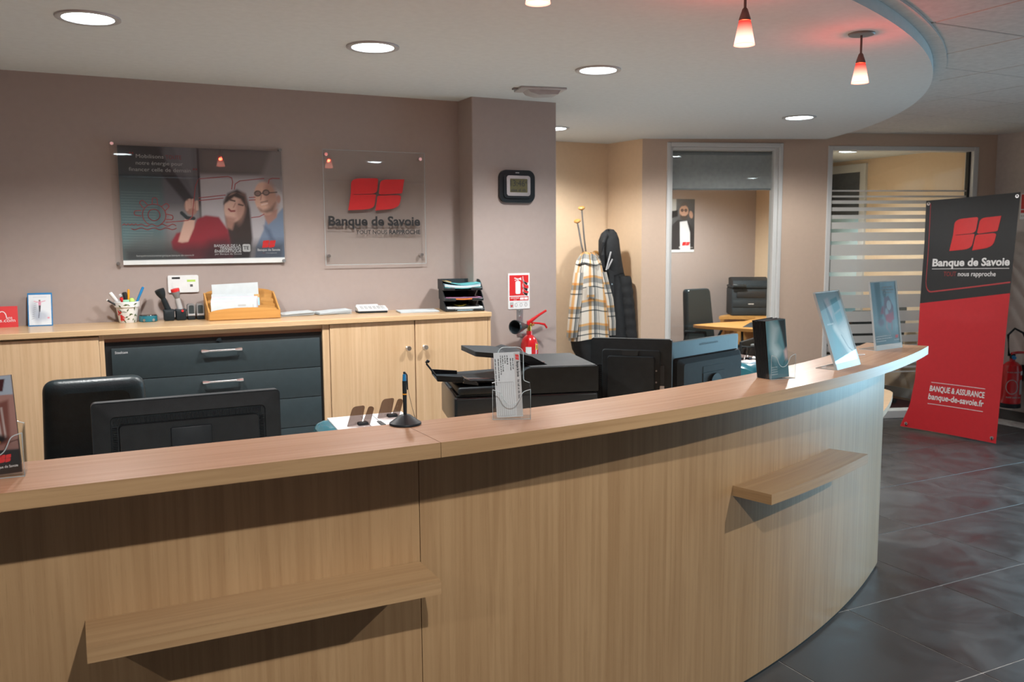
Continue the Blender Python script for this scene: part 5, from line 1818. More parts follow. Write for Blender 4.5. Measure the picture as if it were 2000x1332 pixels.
# wide screen at the left, seen from behind
t = thing('monitor', 'wide black flat screen with a row of vent slots, standing before the black leather chair', 'monitor', (0.284, 2.62, ZD))
zt, w2, zb = 1.142 - ZD, 0.2535, 0.80 - ZD
MB().prism(rrect(-w2, w2, zb, zt, 0.012, 4), 0.0, 0.030, 'y').build('bezel', M['black'], t)
bk = MB()
o_ = rrect(-w2 + 0.004, w2 - 0.004, zb + 0.004, zt - 0.004, 0.010, 5)
i_ = rrect(-w2 + 0.045, w2 - 0.045, zb + 0.04, zt - 0.040, 0.014, 5)
i2 = rrect(-w2 + 0.048, w2 - 0.048, zb + 0.043, zt - 0.043, 0.012, 5)
i3 = rrect(-w2 + 0.066, w2 - 0.066, zb + 0.06, zt - 0.064, 0.010, 5)
i4 = rrect(-w2 + 0.068, w2 - 0.068, zb + 0.062, zt - 0.066, 0.010, 5)
bk.grid([[(a, 0.0, b) for a, b in o_], [(a, -0.010, b) for a, b in i_], [(a, -0.007, b) for a, b in i2], [(a, -0.006, b) for a, b in i3], [(a, -0.016, b) for a, b in i4]], closed=True)
bk.add([(a, -0.016, b) for a, b in i4], [tuple(range(len(i4)))])
bk.build('back_cover', M['black_matt'], t)
vs = MB()
n = 100
for k in range(n):
    x = -w2 + 0.055 + (2 * w2 - 0.11) * k / n
    vs.box(x, x + 0.0018, -0.0115, -0.0060, zt - 0.0615, zt - 0.0455)
for k in range(34):
    z = zt - 0.07 - 0.0048 * k
    for sx in (-1, 1):
        x = sx * (w2 - 0.0565)
        vs.box(x - 0.006, x + 0.006, -0.0115, -0.006, z, z + 0.0018)
vs.build('vent_slats', M['black_gloss'], t)
MB().rbox(-0.055, 0.055, -0.022, -0.010, zb + 0.06, zt - 0.082, 0.004).build('mount_plate', M['black'], t)
MB().rbox(-0.03, 0.03, -0.05, -0.02, 0.05, 0.20, 0.006).build('stand_neck', M['black'], t)
MB().rbox(-0.13, 0.13, -0.13, 0.10, 0.0, 0.012, 0.005).rbox(-0.03, 0.03, -0.05, -0.02, 0.01, 0.06, 0.006).build('stand_foot', M['black'], t)

# squarer dark screen beside the printer
t = thing('monitor', 'squarer black flat screen between the big black printer and the blue lit screen', 'monitor', (2.152, 3.1615, ZD), math.radians(-43.7))
w2, zt, zb = 0.176, 1.151 - ZD, 0.845 - ZD
MB().prism(rrect(-w2, w2, zb, zt, 0.012, 4), 0.0, 0.028, 'y').build('bezel', M['black'], t)
bk = MB()
o_ = rrect(-w2 + 0.003, w2 - 0.003, zb + 0.003, zt - 0.003, 0.011, 5)
i_ = rrect(-w2 + 0.050, w2 - 0.046, zb + 0.02, zt - 0.046, 0.014, 5)
i2 = rrect(-w2 + 0.054, w2 - 0.050, zb + 0.024, zt - 0.050, 0.012, 5)
i3 = rrect(-w2 + 0.076, w2 - 0.070, zb + 0.03, zt - 0.074, 0.010, 5)
i4 = rrect(-w2 + 0.079, w2 - 0.073, zb + 0.033, zt - 0.077, 0.010, 5)
bk.grid([[(a, 0.0, b) for a, b in o_], [(a, -0.004, b) for a, b in i_], [(a, -0.010, b) for a, b in i2], [(a, -0.011, b) for a, b in i3], [(a, -0.024, b) for a, b in i4]], closed=True)
bk.add([(a, -0.024, b) for a, b in i4], [tuple(range(len(i4)))])
bk.build('back_cover', M['black_matt'], t)
MB().prism([(-0.040, zt - 0.050), (0.036, zt - 0.050), (0.030, zt - 0.073), (-0.034, zt - 0.073)], -0.0125, -0.009, 'y').build('grip_recess', M['black_gloss'], t)
MB().box(0.122, 0.146, -0.0075, -0.004, zt - 0.195, zt - 0.112).build('rating_plate', M['charcoal'], t)
MB().box(0.122, 0.146, -0.0078, -0.004, zt - 0.235, zt - 0.200).build('bar_code_label', M['ink_pale'], t)
v = MB()
for k in range(20):
    z = zb + 0.015 + 0.009 * k
    for j in range(2):
        v.box(-w2 + 0.030 + 0.012 * j, -w2 + 0.037 + 0.012 * j, -0.006, -0.002, z, z + 0.0045)
v.build('vent_holes', M['black_gloss'], t)
for z in (zt - 0.135, zt - 0.185, zt - 0.232):
    MB().cyl((0.112, -0.004, z), (0.112, -0.011, z), 0.004, n=10).build('screw', M['grey'], t)
monitor_stand(t, zt, 0.04, 0.30)

# wide screen catching the daylight
t = thing('monitor', 'wide flat screen with blue lit upper back and round stand hinge, beside the squarer one', 'monitor', (2.617, 3.237, ZD), math.radians(18.2))
w2, zt, zb = 0.285, 1.121 - ZD, 0.80 - ZD
MB().prism(rrect(-w2, w2, zb, zt, 0.010, 4), 0.0, 0.022, 'y').build('bezel', M['screen_back'], t)
bk = MB()
o_ = rrect(-w2 + 0.002, w2 - 0.002, zb + 0.002, zt - 0.002, 0.009, 5)
i_ = rrect(-w2 + 0.020, w2 - 0.012, zb + 0.02, zt - 0.070, 0.016, 5)
i2 = rrect(-w2 + 0.026, w2 - 0.016, zb + 0.024, zt - 0.074, 0.02, 5)
i3 = rrect(-w2 + 0.060, w2 - 0.030, zb + 0.03, zt - 0.096, 0.016, 5)
bk.grid([[(a, 0.0, b) for a, b in o_], [(a, -0.006, b) for a, b in i_]], closed=True, m=0)
bk.grid([[(a, -0.006, b) for a, b in i_], [(a, -0.024, b) for a, b in i2], [(a, -0.038, b) for a, b in i3]], closed=True, m=1)
bk.add([(a, -0.038, b) for a, b in i3], [tuple(range(len(i3)))], 1)
bk.build('back_cover', [M['screen_back'], M['black_matt']], t)
b = MB()
scribble(b, -0.05, 0.10, zt - 0.028, 0.010, -0.0032)
b.build('brand_marks', M['ink_black'], t)
MB().box(-0.075, 0.105, -0.0395, -0.030, zt - 0.150, zt - 0.122).build('grip_slot', M['black_matt'], t)
MB().box(-0.075, 0.105, -0.0405, -0.036, zt - 0.28, zt - 0.152).build('mount_panel', M['black_matt'], t)
MB().cyl((0.02, -0.038, zt - 0.205), (0.02, -0.052, zt - 0.205), 0.044, n=28).build('hinge_disc', M['black'], t)
MB().rbox(-0.035, 0.105, -0.085, -0.045, 0.02, zt - 0.205, 0.008).build('stand_neck', M['black'], t)
MB().rbox(-0.10, 0.16, -0.12, 0.06, 0.0, 0.016, 0.006).build('stand_foot', M['black'], t)

# swivel chair at the left
t = thing('office_chair', 'black leather swivel chair behind the wide left hand screen', 'chair', (0.06, 3.72, 0))
rows = []
BH0, BH1 = 0.50, 1.062
pr = rpoly([(-0.195, BH0, .05), (0.200, BH0, .05), (0.182, BH1, .05), (-0.176, BH1, .05)], 7)
cxp, czp = 0.0, (BH0 + BH1) / 2


def inset(k):
    return [(cxp + (a - cxp) * (1 - k * 0.12), czp + (b - czp) * (1 - k * 0.07)) for a, b in pr]


def dish(a, b):
    return 0.03 * math.cos((b - czp) * 3.2) - 0.03


rows = [[(a, -0.014 + dish(a, b), b) for a, b in inset(2.6)], [(a, -0.010 + dish(a, b), b) for a, b in inset(1.7)], [(a, -0.003 + dish(a, b), b) for a, b in inset(0.9)], [(a, 0.007 + dish(a, b), b) for a, b in inset(0.35)], [(a, 0.019 + dish(a, b), b) for a, b in inset(0.08)], [(a, 0.034 + dish(a, b), b) for a, b in inset(0.0)], [(a, 0.052 + dish(a, b), b) for a, b in inset(0.12)], [(a, 0.066 + dish(a, b), b) for a, b in inset(0.7)]]
bb = MB().grid(rows, closed=True)
bb.add(rows[0], [tuple(range(len(pr)))])
bb.add(rows[-1], [tuple(range(len(pr)))])
bb.build('backrest', M['leather'], t, sharp=60)
MB().rbox(-0.23, 0.23, -0.44, 0.02, 0.44, 0.53, 0.035, 3).build('seat', M['leather'], t)
for sx in (-1, 1):
    MB().tube([(sx * 0.24, -0.02, 0.52), (sx * 0.265, -0.05, 0.66), (sx * 0.265, -0.28, 0.67), (sx * 0.245, -0.33, 0.48)], 0.016, 10).build('armrest', M['black'], t)
MB().cyl((0, -0.2, 0.10), (0, -0.2, 0.45), 0.028, n=16).build('column', M['charcoal'], t)
for k in range(5):
    a = 2 * PI * k / 5
    l_ = MB().tube([(0, -0.2, 0.10), (0.16 * math.cos(a), -0.2 + 0.16 * math.sin(a), 0.09), (0.30 * math.cos(a), -0.2 + 0.30 * math.sin(a), 0.07)], [0.026, 0.02, 0.014], 8).build('foot_arm', M['black'], t)
    MB().cyl((0.30 * math.cos(a) - 0.012, -0.2 + 0.30 * math.sin(a), 0.026), (0.30 * math.cos(a) + 0.012, -0.2 + 0.30 * math.sin(a), 0.026), 0.026, n=14).build('caster', M['black'], l_)


# teal and white counter printers with smoky guides
def slip_printer(label, loc, rz, w, d, h, guides):
    t = thing('slip_printer', label, 'printer', loc, rz, 'teal and white slip printers')
    bd = MB()
    hs = [(0.0, 0.0), (0.0, h * 0.72), (0.25, h * 0.86), (0.7, h * 0.98), (1.0, h)]
    prof = rpoly([(-d / 2, 0.0, 0.01), (-d / 2, h * 0.80, 0.05), (-d / 2 + d * .2, h * 0.94, 0.03), (d / 2, h, 0.04), (d / 2, 0, 0.01)], 6)
    xs = [-w / 2, -w / 2 + 0.010, -w / 2 + 0.03, w / 2 - 0.03, w / 2 - 0.010, w / 2]
    sc = [0.90, 0.965, 1.0, 1.0, 0.965, 0.90]
    rows = [[(x, a * (0.9 + 0.1 * k), b * k) for a, b in prof] for x, k in zip(xs, sc)]
    bd.grid(rows, closed=True)
    bd.add(rows[0], [tuple(range(len(prof)))])
    bd.add(rows[-1], [tuple(range(len(prof)))])
    bd.build('body', M['teal'], t, sharp=50)
    z0, z1 = h * 0.915, h * 1.0
    tp = MB()
    x0, x1, y0, y1 = -w / 2 + 0.045, w / 2 - 0.030, -d / 2 + 0.035, d / 2 - 0.02
    sl = lambda y: h * 0.935 + (y + d / 2 - d * .2) / (d * .8) * h * 0.065 + 0.0015
    tp.prism([(y0 + 0.02, sl(y0) - 0.012), (y1, sl(y1) - 0.02), (y1, sl(y1) + 0.003), (y0 + 0.02, sl(y0 + 0.02) + 0.004)], x0, x1, 'x')
    tp.build('white_cover', M['white'], t)
    for k in range(2):
        xx = x0 + (x1 - x0) * (0.42 + 0.16 * k)
        MB().prism([(y0 + 0.03, sl(y0 + 0.03) + 0.004), (y1 - 0.02, sl(y1 - 0.02) + 0.0036), (y1 - 0.02, sl(y1 - 0.02) + 0.0042), (y0 + 0.03, sl(y0 + 0.03) + 0.0046)], xx, xx + 0.0015, 'x').build('cover_joint', M['ink_grey'], t)
    MB().box(x0 + (x1 - x0) * 0.55, x0 + (x1 - x0) * 0.60, y0 + 0.03, y1 - 0.10, sl(0) + 0.003, sl(0) + 0.006).build('paper_slot', M['ink_black'], t)
    for gx, gy in guides:
        g = MB(TR(gx, gy, sl(gy) + 0.003, rz=0.25))
        pl = rpoly([(-0.042, 0.0, 0), (0.010, 0.0, 0), (0.026, 0.062, .010), (-0.020, 0.062, .014)], 5)
        g.prism(pl, -0.0012, 0.0012, 'y')
        g.build('smoked_guide', M['smoke'], t)
        g = MB(TR(gx + 0.022, gy - 0.004, sl(gy) + 0.003, rz=-0.75))
        pl = rpoly([(-0.012, 0.0, 0), (0.016, 0.0, 0), (0.034, 0.060, .010), (0.014, 0.062, .008)], 5)
        g.prism(pl, -0.0012, 0.0012, 'y')
        g.build('smoked_guide', M['smoke'], t)
        MB().rbox(gx - 0.004, gx + 0.030, gy - 0.016, gy + 0.008, sl(gy) + 0.002, sl(gy) + 0.012, 0.003).build('guide_foot', M['charcoal'], t)
    return t


slip_printer('teal and white slip printer with two pairs of smoky guides, left of the counter pen', (0.868, 2.79, ZD), math.radians(-2), 0.335, 0.25, 0.240, ((-0.045, -0.010), (0.075, 0.055)))
slip_printer('teal and white slip printer between the blue lit screen and the dark leaflets', (3.14, 3.545, ZD), math.radians(24), 0.30, 0.24, 0.215, ((-0.060, 0.02), (-0.005, 0.0)))

# big black multifunction printer: local x runs to the left along its long back, y away from the counter
MR = math.atan2(-0.259, 0.966)
t = thing('multifunction_printer', 'large black multifunction printer with a raised document feeder, paper tray and flap', 'printer', (1.932, 3.073, ZD), MR)
ZP = ZD
MX = lambda u: -u


def mz(z):
    return z - ZP


# right hand block with the curved shoulder
blk = [(0.0, mz(0.955)), (0.0, mz(1.056)), (-0.004, mz(1.060))]
blk += [(-0.285 - 0.040 * math.sin(a), mz(1.020 + 0.040 * math.cos(a))) for a in [i * PI / 2 / 6 for i in range(7)]]
blk += [(-0.336, mz(0.985)), (-0.352, mz(0.968)), (-0.352, mz(0.955))]
MB().prism(blk, 0.0, 0.43, 'y').build('feeder_housing', M['black'], t)
MB().rbox(-0.285, -0.006, 0.010, 0.415, mz(1.0595), mz(1.063), 0.0015, 1).build('top_cover', M['printer_top'], t)
MB().rbox(-0.60, 0.0, -0.002, 0.44, mz(0.815), mz(0.951), 0.012, 3).build('body', M['black_gloss'], t)
MB().rbox(-0.592, 0.0, 0.002, 0.44, mz(0.9535), mz(0.958), 0.002, 1).build('lid_gap', M['charcoal'], t)
MB().rbox(-0.585, -0.345, -0.004, 0.42, mz(0.958), mz(0.990), 0.010, 3).build('lid', M['black'], t)
MB().rbox(-0.54, -0.03, 0.03, 0.42, 0.0, mz(0.815), 0.01, 2).build('paper_cassettes', M['charcoal'], t)
MB().rbox(-0.54, -0.03, 0.024, 0.03, mz(0.765), mz(0.770), 0.001, 1).build('cassette_line', M['black_gloss'], t)
# sloped lid recess, tray and chrome guide
MB().prism([(-0.59, mz(0.990)), (-0.36, mz(0.990)), (-0.36, mz(1.004)), (-0.55, mz(0.996))], 0.10, 0.40, 'y').build('lid_step', M['black'], t)
tr_ = MB()
tr_.prism([(-0.665, mz(1.016)), (-0.56, mz(1.008)), (-0.56, mz(1.030)), (-0.672, mz(1.040))], 0.020, 0.026, 'y')
tr_.prism([(-0.665, mz(1.016)), (-0.56, mz(1.008)), (-0.56, mz(1.030)), (-0.672, mz(1.040))], 0.205, 0.211, 'y')
tr_.prism([(-0.665, mz(1.016)), (-0.40, mz(1.006)), (-0.40, mz(1.010)), (-0.667, mz(1.020))], 0.020, 0.211, 'y')
tr_.build('output_tray', M['black'], t)
MB().tube([(-0.668, 0.03, mz(1.036)), (-0.705, 0.05, mz(1.085)), (-0.707, 0.05, mz(1.089)), (-0.700, 0.05, mz(1.096)), (-0.694, 0.05, mz(1.092))], [0.004, 0.004, 0.005, 0.007, 0.006], 8).build('tray_stop', M['black'], t)
MB().prism([(-0.56, mz(1.004)), (-0.50, mz(0.994)), (-0.50, mz(1.002)), (-0.555, mz(1.024))], 0.018, 0.10, 'y').build('tray_hinge', M['black_gloss'], t)
MB().tube([(-0.54, 0.06, mz(1.016)), (-0.46, 0.07, mz(1.012)), (-0.40, 0.09, mz(1.006)), (-0.38, 0.12, mz(1.006))], 0.004, 8).build('paper_guide', M['alu'], t)
# slanted document support behind, sticking out to the left
fp = rpoly([(-0.53, 0.30, .012), (-0.50, 0.08, .012), (-0.32, 0.06, 0), (-0.30, 0.32, 0), (-0.40, 0.36, .02)], 4)
fl_ = MB(TR(0, 0, 0))
fl_.v = []
for lift in (0.0, 0.014):
    pass
b = MB()
zfl = lambda x, y: mz(1.104) + lift + (-(x) - 0.42) * 0.10 + 0.0 * y
pts0 = [(x, y, mz(1.096) + (-x - 0.42) * 0.10) for x, y in fp]
pts1 = [(x, y, z + 0.020) for x, y, z in pts0]
n = len(fp)
b.add(pts0 + pts1, [tuple(range(n)), tuple(range(n, 2 * n))] + [(i, (i + 1) % n, n + (i + 1) % n, n + i) for i in range(n)])
b.build('document_support', M['charcoal'], t)
MB().prism([(-0.40, mz(1.098)), (-0.33, mz(1.094)), (-0.27, mz(1.060)), (-0.20, mz(1.0615)), (-0.27, mz(1.100)), (-0.34, mz(1.118))], 0.06, 0.36, 'y').build('support_hinge', M['black'], t)
MB().tube([(-0.33, 0.10, mz(1.075)), (-0.27, 0.10, mz(1.073)), (-0.20, 0.12, mz(1.066))], 0.0025, 6).build('feed_guide', M['alu'], t)

# ================================================================== COATS IN THE NICHE
cs = thing('coat_stand', 'metal coat stand with turned wooden knobs carrying two coats in the cream niche', 'coat stand', (3.87, 6.30, 0))
MB().cyl((0, 0, 0.02), (0, 0, 1.46), 0.015, n=16).build('pole', M['alu'], cs)
MB().lathe([(0.0, 0.0), (0.17, 0.0), (0.17, 0.012), (0.03, 0.028), (0.0, 0.03)], 32).build('foot', M['grey'], cs)
for (x, y, z) in ((-0.138, -0.10, 1.826), (-0.176, -0.10, 1.722), (0.13, -0.03, 1.50), (0.12, 0.10, 1.46)):
    b0_, k = Vector((x * 0.25, y * 0.25, 1.36)), Vector((x, y, z))
    a = MB().tube([tuple(b0_), tuple(b0_.lerp(k, 0.5) + Vector((x * 0.06, y * 0.06, 0))), tuple(k)], 0.0075, 10).build('arm', M['alu'], cs)
    kb = MB(Matrix.Translation(k) @ (k - b0_).to_track_quat('Z', 'Y').to_matrix().to_4x4())
    kb.lathe([(0.0, -0.004), (0.012, -0.004), (0.027, 0.006), (0.029, 0.014), (0.024, 0.022), (0.0, 0.027)], 20)
    kb.build('knob', M['wood_honey'], a, grain=0)


def drape(prof, n=44, folds=9, amp=0.012, seed=0, squash=0.55, uvs=True):
    """hanging cloth: prof rows of (z, centre x, centre y, half width); returns rows, uv rows"""
    rnd = random.Random(seed)
    ph = [rnd.uniform(0, 6.28) for _ in range(4)]
    rows, uv = [], []
    for z, cx_, cy_, r in prof:
        row, urow = [], []
        for i in range(n + 1):
            a = 2 * PI * i / n
            k = amp * (0.4 + 1.2 * min(1, r / 0.2))
            rr = r + k * (math.sin(folds * a + ph[0] + z * 1.5) * 0.6 + math.sin((folds * 0.6) * a * 1.0 + ph[1]) * 0.4 if i < n else 0)
            if i == n:
                rr = None
            if rr is None:
                row.append(row[0])
            else:
                row.append((cx_ + rr * math.cos(a), cy_ + rr * squash * math.sin(a), z + 0.01 * math.sin(3 * a + ph[2])))
            urow.append((a * 0.17 + cx_ * 0.25, z))
        rows.append(row)
        uv.append(urow)
    return rows, uv


# plaid overshirt
pc = thing('plaid_jacket', 'cream, grey and orange plaid wool jacket hanging on the coat stand', 'jacket', (3.79, 6.19, 0))
rows, uv = drape([(1.470, 0.005, 0.02, 0.040), (1.462, 0.008, 0.0, 0.075), (1.41, 0.006, 0.0, 0.108), (1.33, 0.004, -0.005, 0.128), (1.22, 0.0, -0.01, 0.142), (1.08, -0.004, -0.015, 0.155), (0.95, -0.006, -0.02, 0.166), (0.84, -0.008, -0.02, 0.176), (0.775, -0.008, -0.02, 0.182)], folds=8, amp=0.010, seed=2, squash=0.62)
b = MB().grid(rows, uvs=uv)
b.build('body', M['plaid'], pc, sharp=80)
cl = MB()
rows, uv = drape([(1.478, 0.0, 0.01, 0.052), (1.440, 0.0, -0.005, 0.085), (1.385, 0.0, -0.012, 0.108)], folds=5, amp=0.006, seed=4, squash=0.7)
cl.grid(rows, uvs=uv).build('collar', M['plaid'], pc, sharp=80)
for sx, zz in ((-1, 0.66), (1, 0.70)):
    pts = [(sx * 0.105, -0.03, 1.32), (sx * 0.150, -0.055, 1.10), (sx * 0.176, -0.06, 0.92), (sx * 0.185, -0.05, 0.80)]
    nn = 14
    rws, uvw = [], []
    for (x, y, z), r in zip(pts, (0.045, 0.050, 0.046, 0.044)):
        rws.append([(x + r * math.cos(2 * PI * i / nn), y + r * math.sin(2 * PI * i / nn), z) for i in range(nn + 1)])
        uvw.append([(0.4 + 0.022 * i, z * 1.0 + 0.05) for i in range(nn + 1)])
    MB().grid(rws, uvs=uvw).build('sleeve', M['plaid'], pc, sharp=80)
rows, uv = drape([(0.80, -0.008, -0.015, 0.165), (0.70, 0.0, -0.01, 0.150), (0.60, 0.02, -0.01, 0.110), (0.54, 0.03, 0.0, 0.070)], folds=6, amp=0.010, seed=8, squash=0.55)
MB().grid(rows).build('lining', M['lining'], pc, sharp=80, label='dark quilted lining hanging below the hem')
MB().prism([(-0.085, 1.12), (-0.012, 1.11), (-0.012, 1.20), (-0.085, 1.21)], -0.120, -0.112, 'y').build('chest_pocket', M['plaid'], pc, grain=0)

# black hooded coat
bc = thing('hooded_coat', 'long black hooded coat with snap buttons and quilted sleeve hanging beside the plaid jacket', 'coat', (4.035, 6.22, 0))
rows, uv = drape([(1.36, 0.0, 0.0, 0.085), (1.26, 0.01, 0.0, 0.120), (1.10, 0.012, 0.0, 0.142), (0.92, 0.016, 0.0, 0.156), (0.70, 0.018, 0.0, 0.165), (0.45, 0.018, 0.0, 0.170)], folds=6, amp=0.010, seed=12, squash=0.6)
MB().grid(rows).build('body', M['coat_black'], bc, sharp=80)
hd = MB()
rows, uv = drape([(1.30, -0.002, -0.01, 0.105), (1.40, -0.022, -0.02, 0.098), (1.50, -0.040, -0.025, 0.095), (1.58, -0.045, -0.025, 0.090), (1.63, -0.040, -0.018, 0.070), (1.655, -0.030, -0.01, 0.040), (1.662, -0.028, 0.0, 0.006)], folds=4, amp=0.006, seed=21, squash=0.72)
hd.grid(rows).build('hood', M['coat_black'], bc, sharp=80)
MB().tube([(-0.128, -0.075, 1.36), (-0.142, -0.085, 1.46), (-0.134, -0.082, 1.56), (-0.095, -0.075, 1.628)], [0.014, 0.016, 0.015, 0.010], 8).build('hood_edge', M['coat_black'], bc)
for k, (x0, z0, x1, z1) in enumerate(((-0.112, 1.335, -0.075, 1.485), (-0.098, 1.345, -0.060, 1.425))):
    MB().tube([(x0, -0.092, z0), (x1, -0.105, z1)], 0.0065, 8).build('drawstring', M['pale_grey'], bc)
MB().prism([(-0.085, 0.50), (-0.048, 0.50), (-0.045, 1.32), (-0.085, 1.34)], -0.106, -0.092, 'y').build('button_placket', M['coat_black'], bc)
for z in (1.22, 1.03, 0.86, 0.69):
    MB().cyl((-0.066, -0.105, z), (-0.066, -0.110, z), 0.0075, n=12).build('snap_button', M['chrome'], bc)
slv = MB()
nn = 18
rws = []
for i in range(34):
    u = i / 33
    z = 1.28 - 0.62 * u
    r = 0.064 + 0.005 * abs(math.sin(u * PI * 7)) - 0.006 * u
    cx_, cy_ = 0.085 + 0.075 * u ** 0.7, -0.035 - 0.02 * u
    rws.append([(cx_ + r * math.cos(2 * PI * j / nn), cy_ + r * math.sin(2 * PI * j / nn), z) for j in range(nn + 1)])
slv.grid(rws).build('quilted_sleeve', M['coat_black'], bc, sharp=80)

# ================================================================== OFFICE BEHIND THE GLAZED OPENING
rb = thing('roller_blind', 'grey roller blind pulled a little way down behind the tall glazed opening', 'blind', (WA[0], WA[1], 0), WROT)
MB().box(0.266, 1.145, 0.075, 0.078, 1.996, 2.300).build('fabric', M['blind'], rb)
MB().cyl((0.266, 0.085, 2.295), (1.145, 0.085, 2.295), 0.018, n=14).build('roller', M['grey'], rb)
MB().rbox(0.266, 1.145, 0.071, 0.082, 1.990, 2.004, 0.003).build('bottom_bar', M['grey'], rb)

# portrait poster on the mauve office wall
pp = thing('office_poster', 'tall poster of a bearded man in dark jacket on the mauve office wall', 'poster', (5.940, 8.07, 1.440))
w, h = 0.395, 0.592
cv = Canvas(w, h, 60, 90, (60, 62, 66))
cv.grad((40, 42, 46), (110, 112, 114), 110)
cv.put(cv.m_poly([(0, 0.46), (0.14, 0.46), (0.14, h), (0, h)], 0.01), (176, 178, 176))
cv.put(cv.m_poly([(0.0, 0.36), (0.16, 0.40), (0.16, 0.47), (0, 0.44)], 0.01), (30, 32, 36))
cv.put(cv.m_poly([(0.02, 0.0), (0.06, 0.28), (0.16, 0.36), (0.30, 0.35), (0.37, 0.26), (0.395, 0.0)], 0.008), (42, 42, 46))
cv.put(cv.m_poly([(0.19, 0.34), (0.29, 0.35), (0.335, 0.22), (0.34, 0.02), (0.20, 0.02)], 0.008), (206, 208, 212))
cv.ell(0.245, 0.455, 0.062, 0.088, (176, 140, 120), 0, 0.008)
cv.put(cv.m_poly([(0.182, 0.48), (0.20, 0.54), (0.26, 0.565), (0.31, 0.53), (0.31, 0.49), (0.27, 0.52), (0.21, 0.51)], 0.008), (92, 88, 86))
cv.put(cv.m_poly([(0.19, 0.43), (0.20, 0.375), (0.245, 0.355), (0.295, 0.38), (0.305, 0.43), (0.27, 0.405), (0.22, 0.405)], 0.008), (74, 66, 62))
for ex in (0.222, 0.272):
    cv.ell(ex, 0.467, 0.020, 0.016, (28, 28, 30), 0, 0.004)
    cv.ell(ex, 0.467, 0.012, 0.009, (120, 100, 92), 0, 0.004)
cv.ell(0.345, 0.42, 0.026, 0.042, (170, 136, 118), 15, 0.008)
cv.put(cv.m_poly([(0, 0), (0.395, 0), (0.395, 0.028), (0, 0.028)], 0.003), (214, 218, 218))
cv.build('print', TR(0, -0.0062, 0), M['print'], pp)
MB().box(0, w, -0.006, -0.001, 0, h).build('board', M['paper'], pp)
b = MB(TR(0, -0.0068, 0))
logo(b, 0.225, 0.335, 0.075, 0.115)
b.build('emblem', M['red'], pp)
b = MB(TR(0, -0.0068, 0))
put_text(b, 'Banque de Savoie', 0.185, 0.375, 0.046, 0.028)
b.build('lettering', M['ink_white'], pp)

# office desk
od = thing('office_desk', 'orange beech office desk with pointed curved top seen through the glazed opening', 'desk', (6.0, 6.9, 0))
OT = TR(-6.0, -6.9, 0)
top = [(5.52, 7.02), (5.50, 6.92), (5.56, 6.72), (5.66, 6.46), (5.80, 6.20), (5.96, 6.16), (6.30, 6.44), (6.62, 6.78), (6.90, 7.06), (7.16, 7.34), (7.16, 7.95), (6.90, 7.92), (6.45, 7.72), (6.34, 7.62), (6.50, 7.50), (6.62, 7.36), (6.50, 7.22), (6.20, 7.06), (5.85, 7.06)]
MB(OT).prism(top, 0.712, 0.740, 'z').build('desktop', M['wood_honey'], od, grain=0)
for x, y in ((5.72, 6.72), (6.7, 7.2)):
    MB(OT).cyl((x, y, 0.006), (x, y, 0.712), 0.045, n=18).build('leg', M['wood_honey'], od, grain=2)
MB(OT).box(6.55, 7.05, 7.52, 7.85, 0.006, 0.712).build('pedestal', M['wood_honey'], od, grain=2)
t = thing('desk_mat', 'black desk mat on the orange office desk', 'desk mat', (6.05, 6.62, 0.740), math.radians(40))
MB().rbox(-0.26, 0.26, -0.15, 0.15, 0.0, 0.004, 0.0015, 1).build('pad', M['charcoal'], t)


def exec_chair(name, label, loc, rz, w=0.36, h=1.07, group=None, arms=True):
    t = thing(name, label, 'chair', loc, rz, group)
    pl = rpoly([(-w / 2, 0.52, .04), (w / 2, 0.52, .04), (w / 2 * 0.84, h, .04), (-w / 2 * 0.84, h, .04)], 5)
    rows = []
    for k, dy in ((0.6, -0.012), (0.1, 0.0), (0.0, 0.03), (0.1, 0.055), (0.6, 0.065)):
        rows.append([(a * (1 - 0.1 * k), dy + (b - 0.52) * 0.10, 0.79 + (b - 0.79) * (1 - 0.06 * k)) for a, b in pl])
    b = MB().grid(rows, closed=True)
    b.add(rows[0], [tuple(range(len(pl)))])
    b.add(rows[-1], [tuple(range(len(pl)))])
    b.build('backrest', M['leather'], t, sharp=60)
    MB().rbox(-0.24, 0.24, -0.42, 0.05, 0.43, 0.51, 0.03, 3).build('seat', M['leather'], t)
    MB().cyl((0, -0.18, 0.09), (0, -0.18, 0.44), 0.03, n=14).build('column', M['charcoal'], t)
    if arms:
        for sx in (-1, 1):
            MB().tube([(sx * 0.23, 0.02, 0.50), (sx * 0.27, -0.04, 0.65), (sx * 0.27, -0.30, 0.66), (sx * 0.24, -0.34, 0.46)], 0.015, 8).build('armrest', M['black'], t)
    for k in range(5):
        a = 2 * PI * k / 5 + 0.3
        MB().tube([(0, -0.18, 0.09), (0.29 * math.cos(a), -0.18 + 0.29 * math.sin(a), 0.03)], [0.028, 0.02], 8).build('foot_arm', M['black'], t)
    return t


exec_chair('office_chair', 'black leather chair behind the orange desk in the office', (5.80, 7.24, 0.006), math.radians(8), w=0.40)
# guest chair arm seen under the desk
t = thing('guest_chair', 'dark guest chair with grey arm pad in front of the orange office desk', 'chair', (5.66, 6.02, 0.006), math.radians(-150))
MB().rbox(-0.24, 0.24, -0.24, 0.22, 0.40, 0.46, 0.02, 2).build('seat', M['coat_black'], t)
MB().rbox(-0.20, 0.20, -0.27, -0.235, 0.46, 0.66, 0.015, 2).build('backrest', M['coat_black'], t)
for sx in (-1, 1):
    MB().tube([(sx * 0.25, -0.24, 0.01), (sx * 0.25, -0.22, 0.62), (sx * 0.25, 0.20, 0.62), (sx * 0.25, 0.22, 0.01)], 0.012, 8).build('frame', M['black'], t)
    MB().rbox(sx * 0.25 - 0.025, sx * 0.25 + 0.025, -0.14, 0.16, 0.628, 0.650, 0.008).build('arm_pad', M['grey'], t)

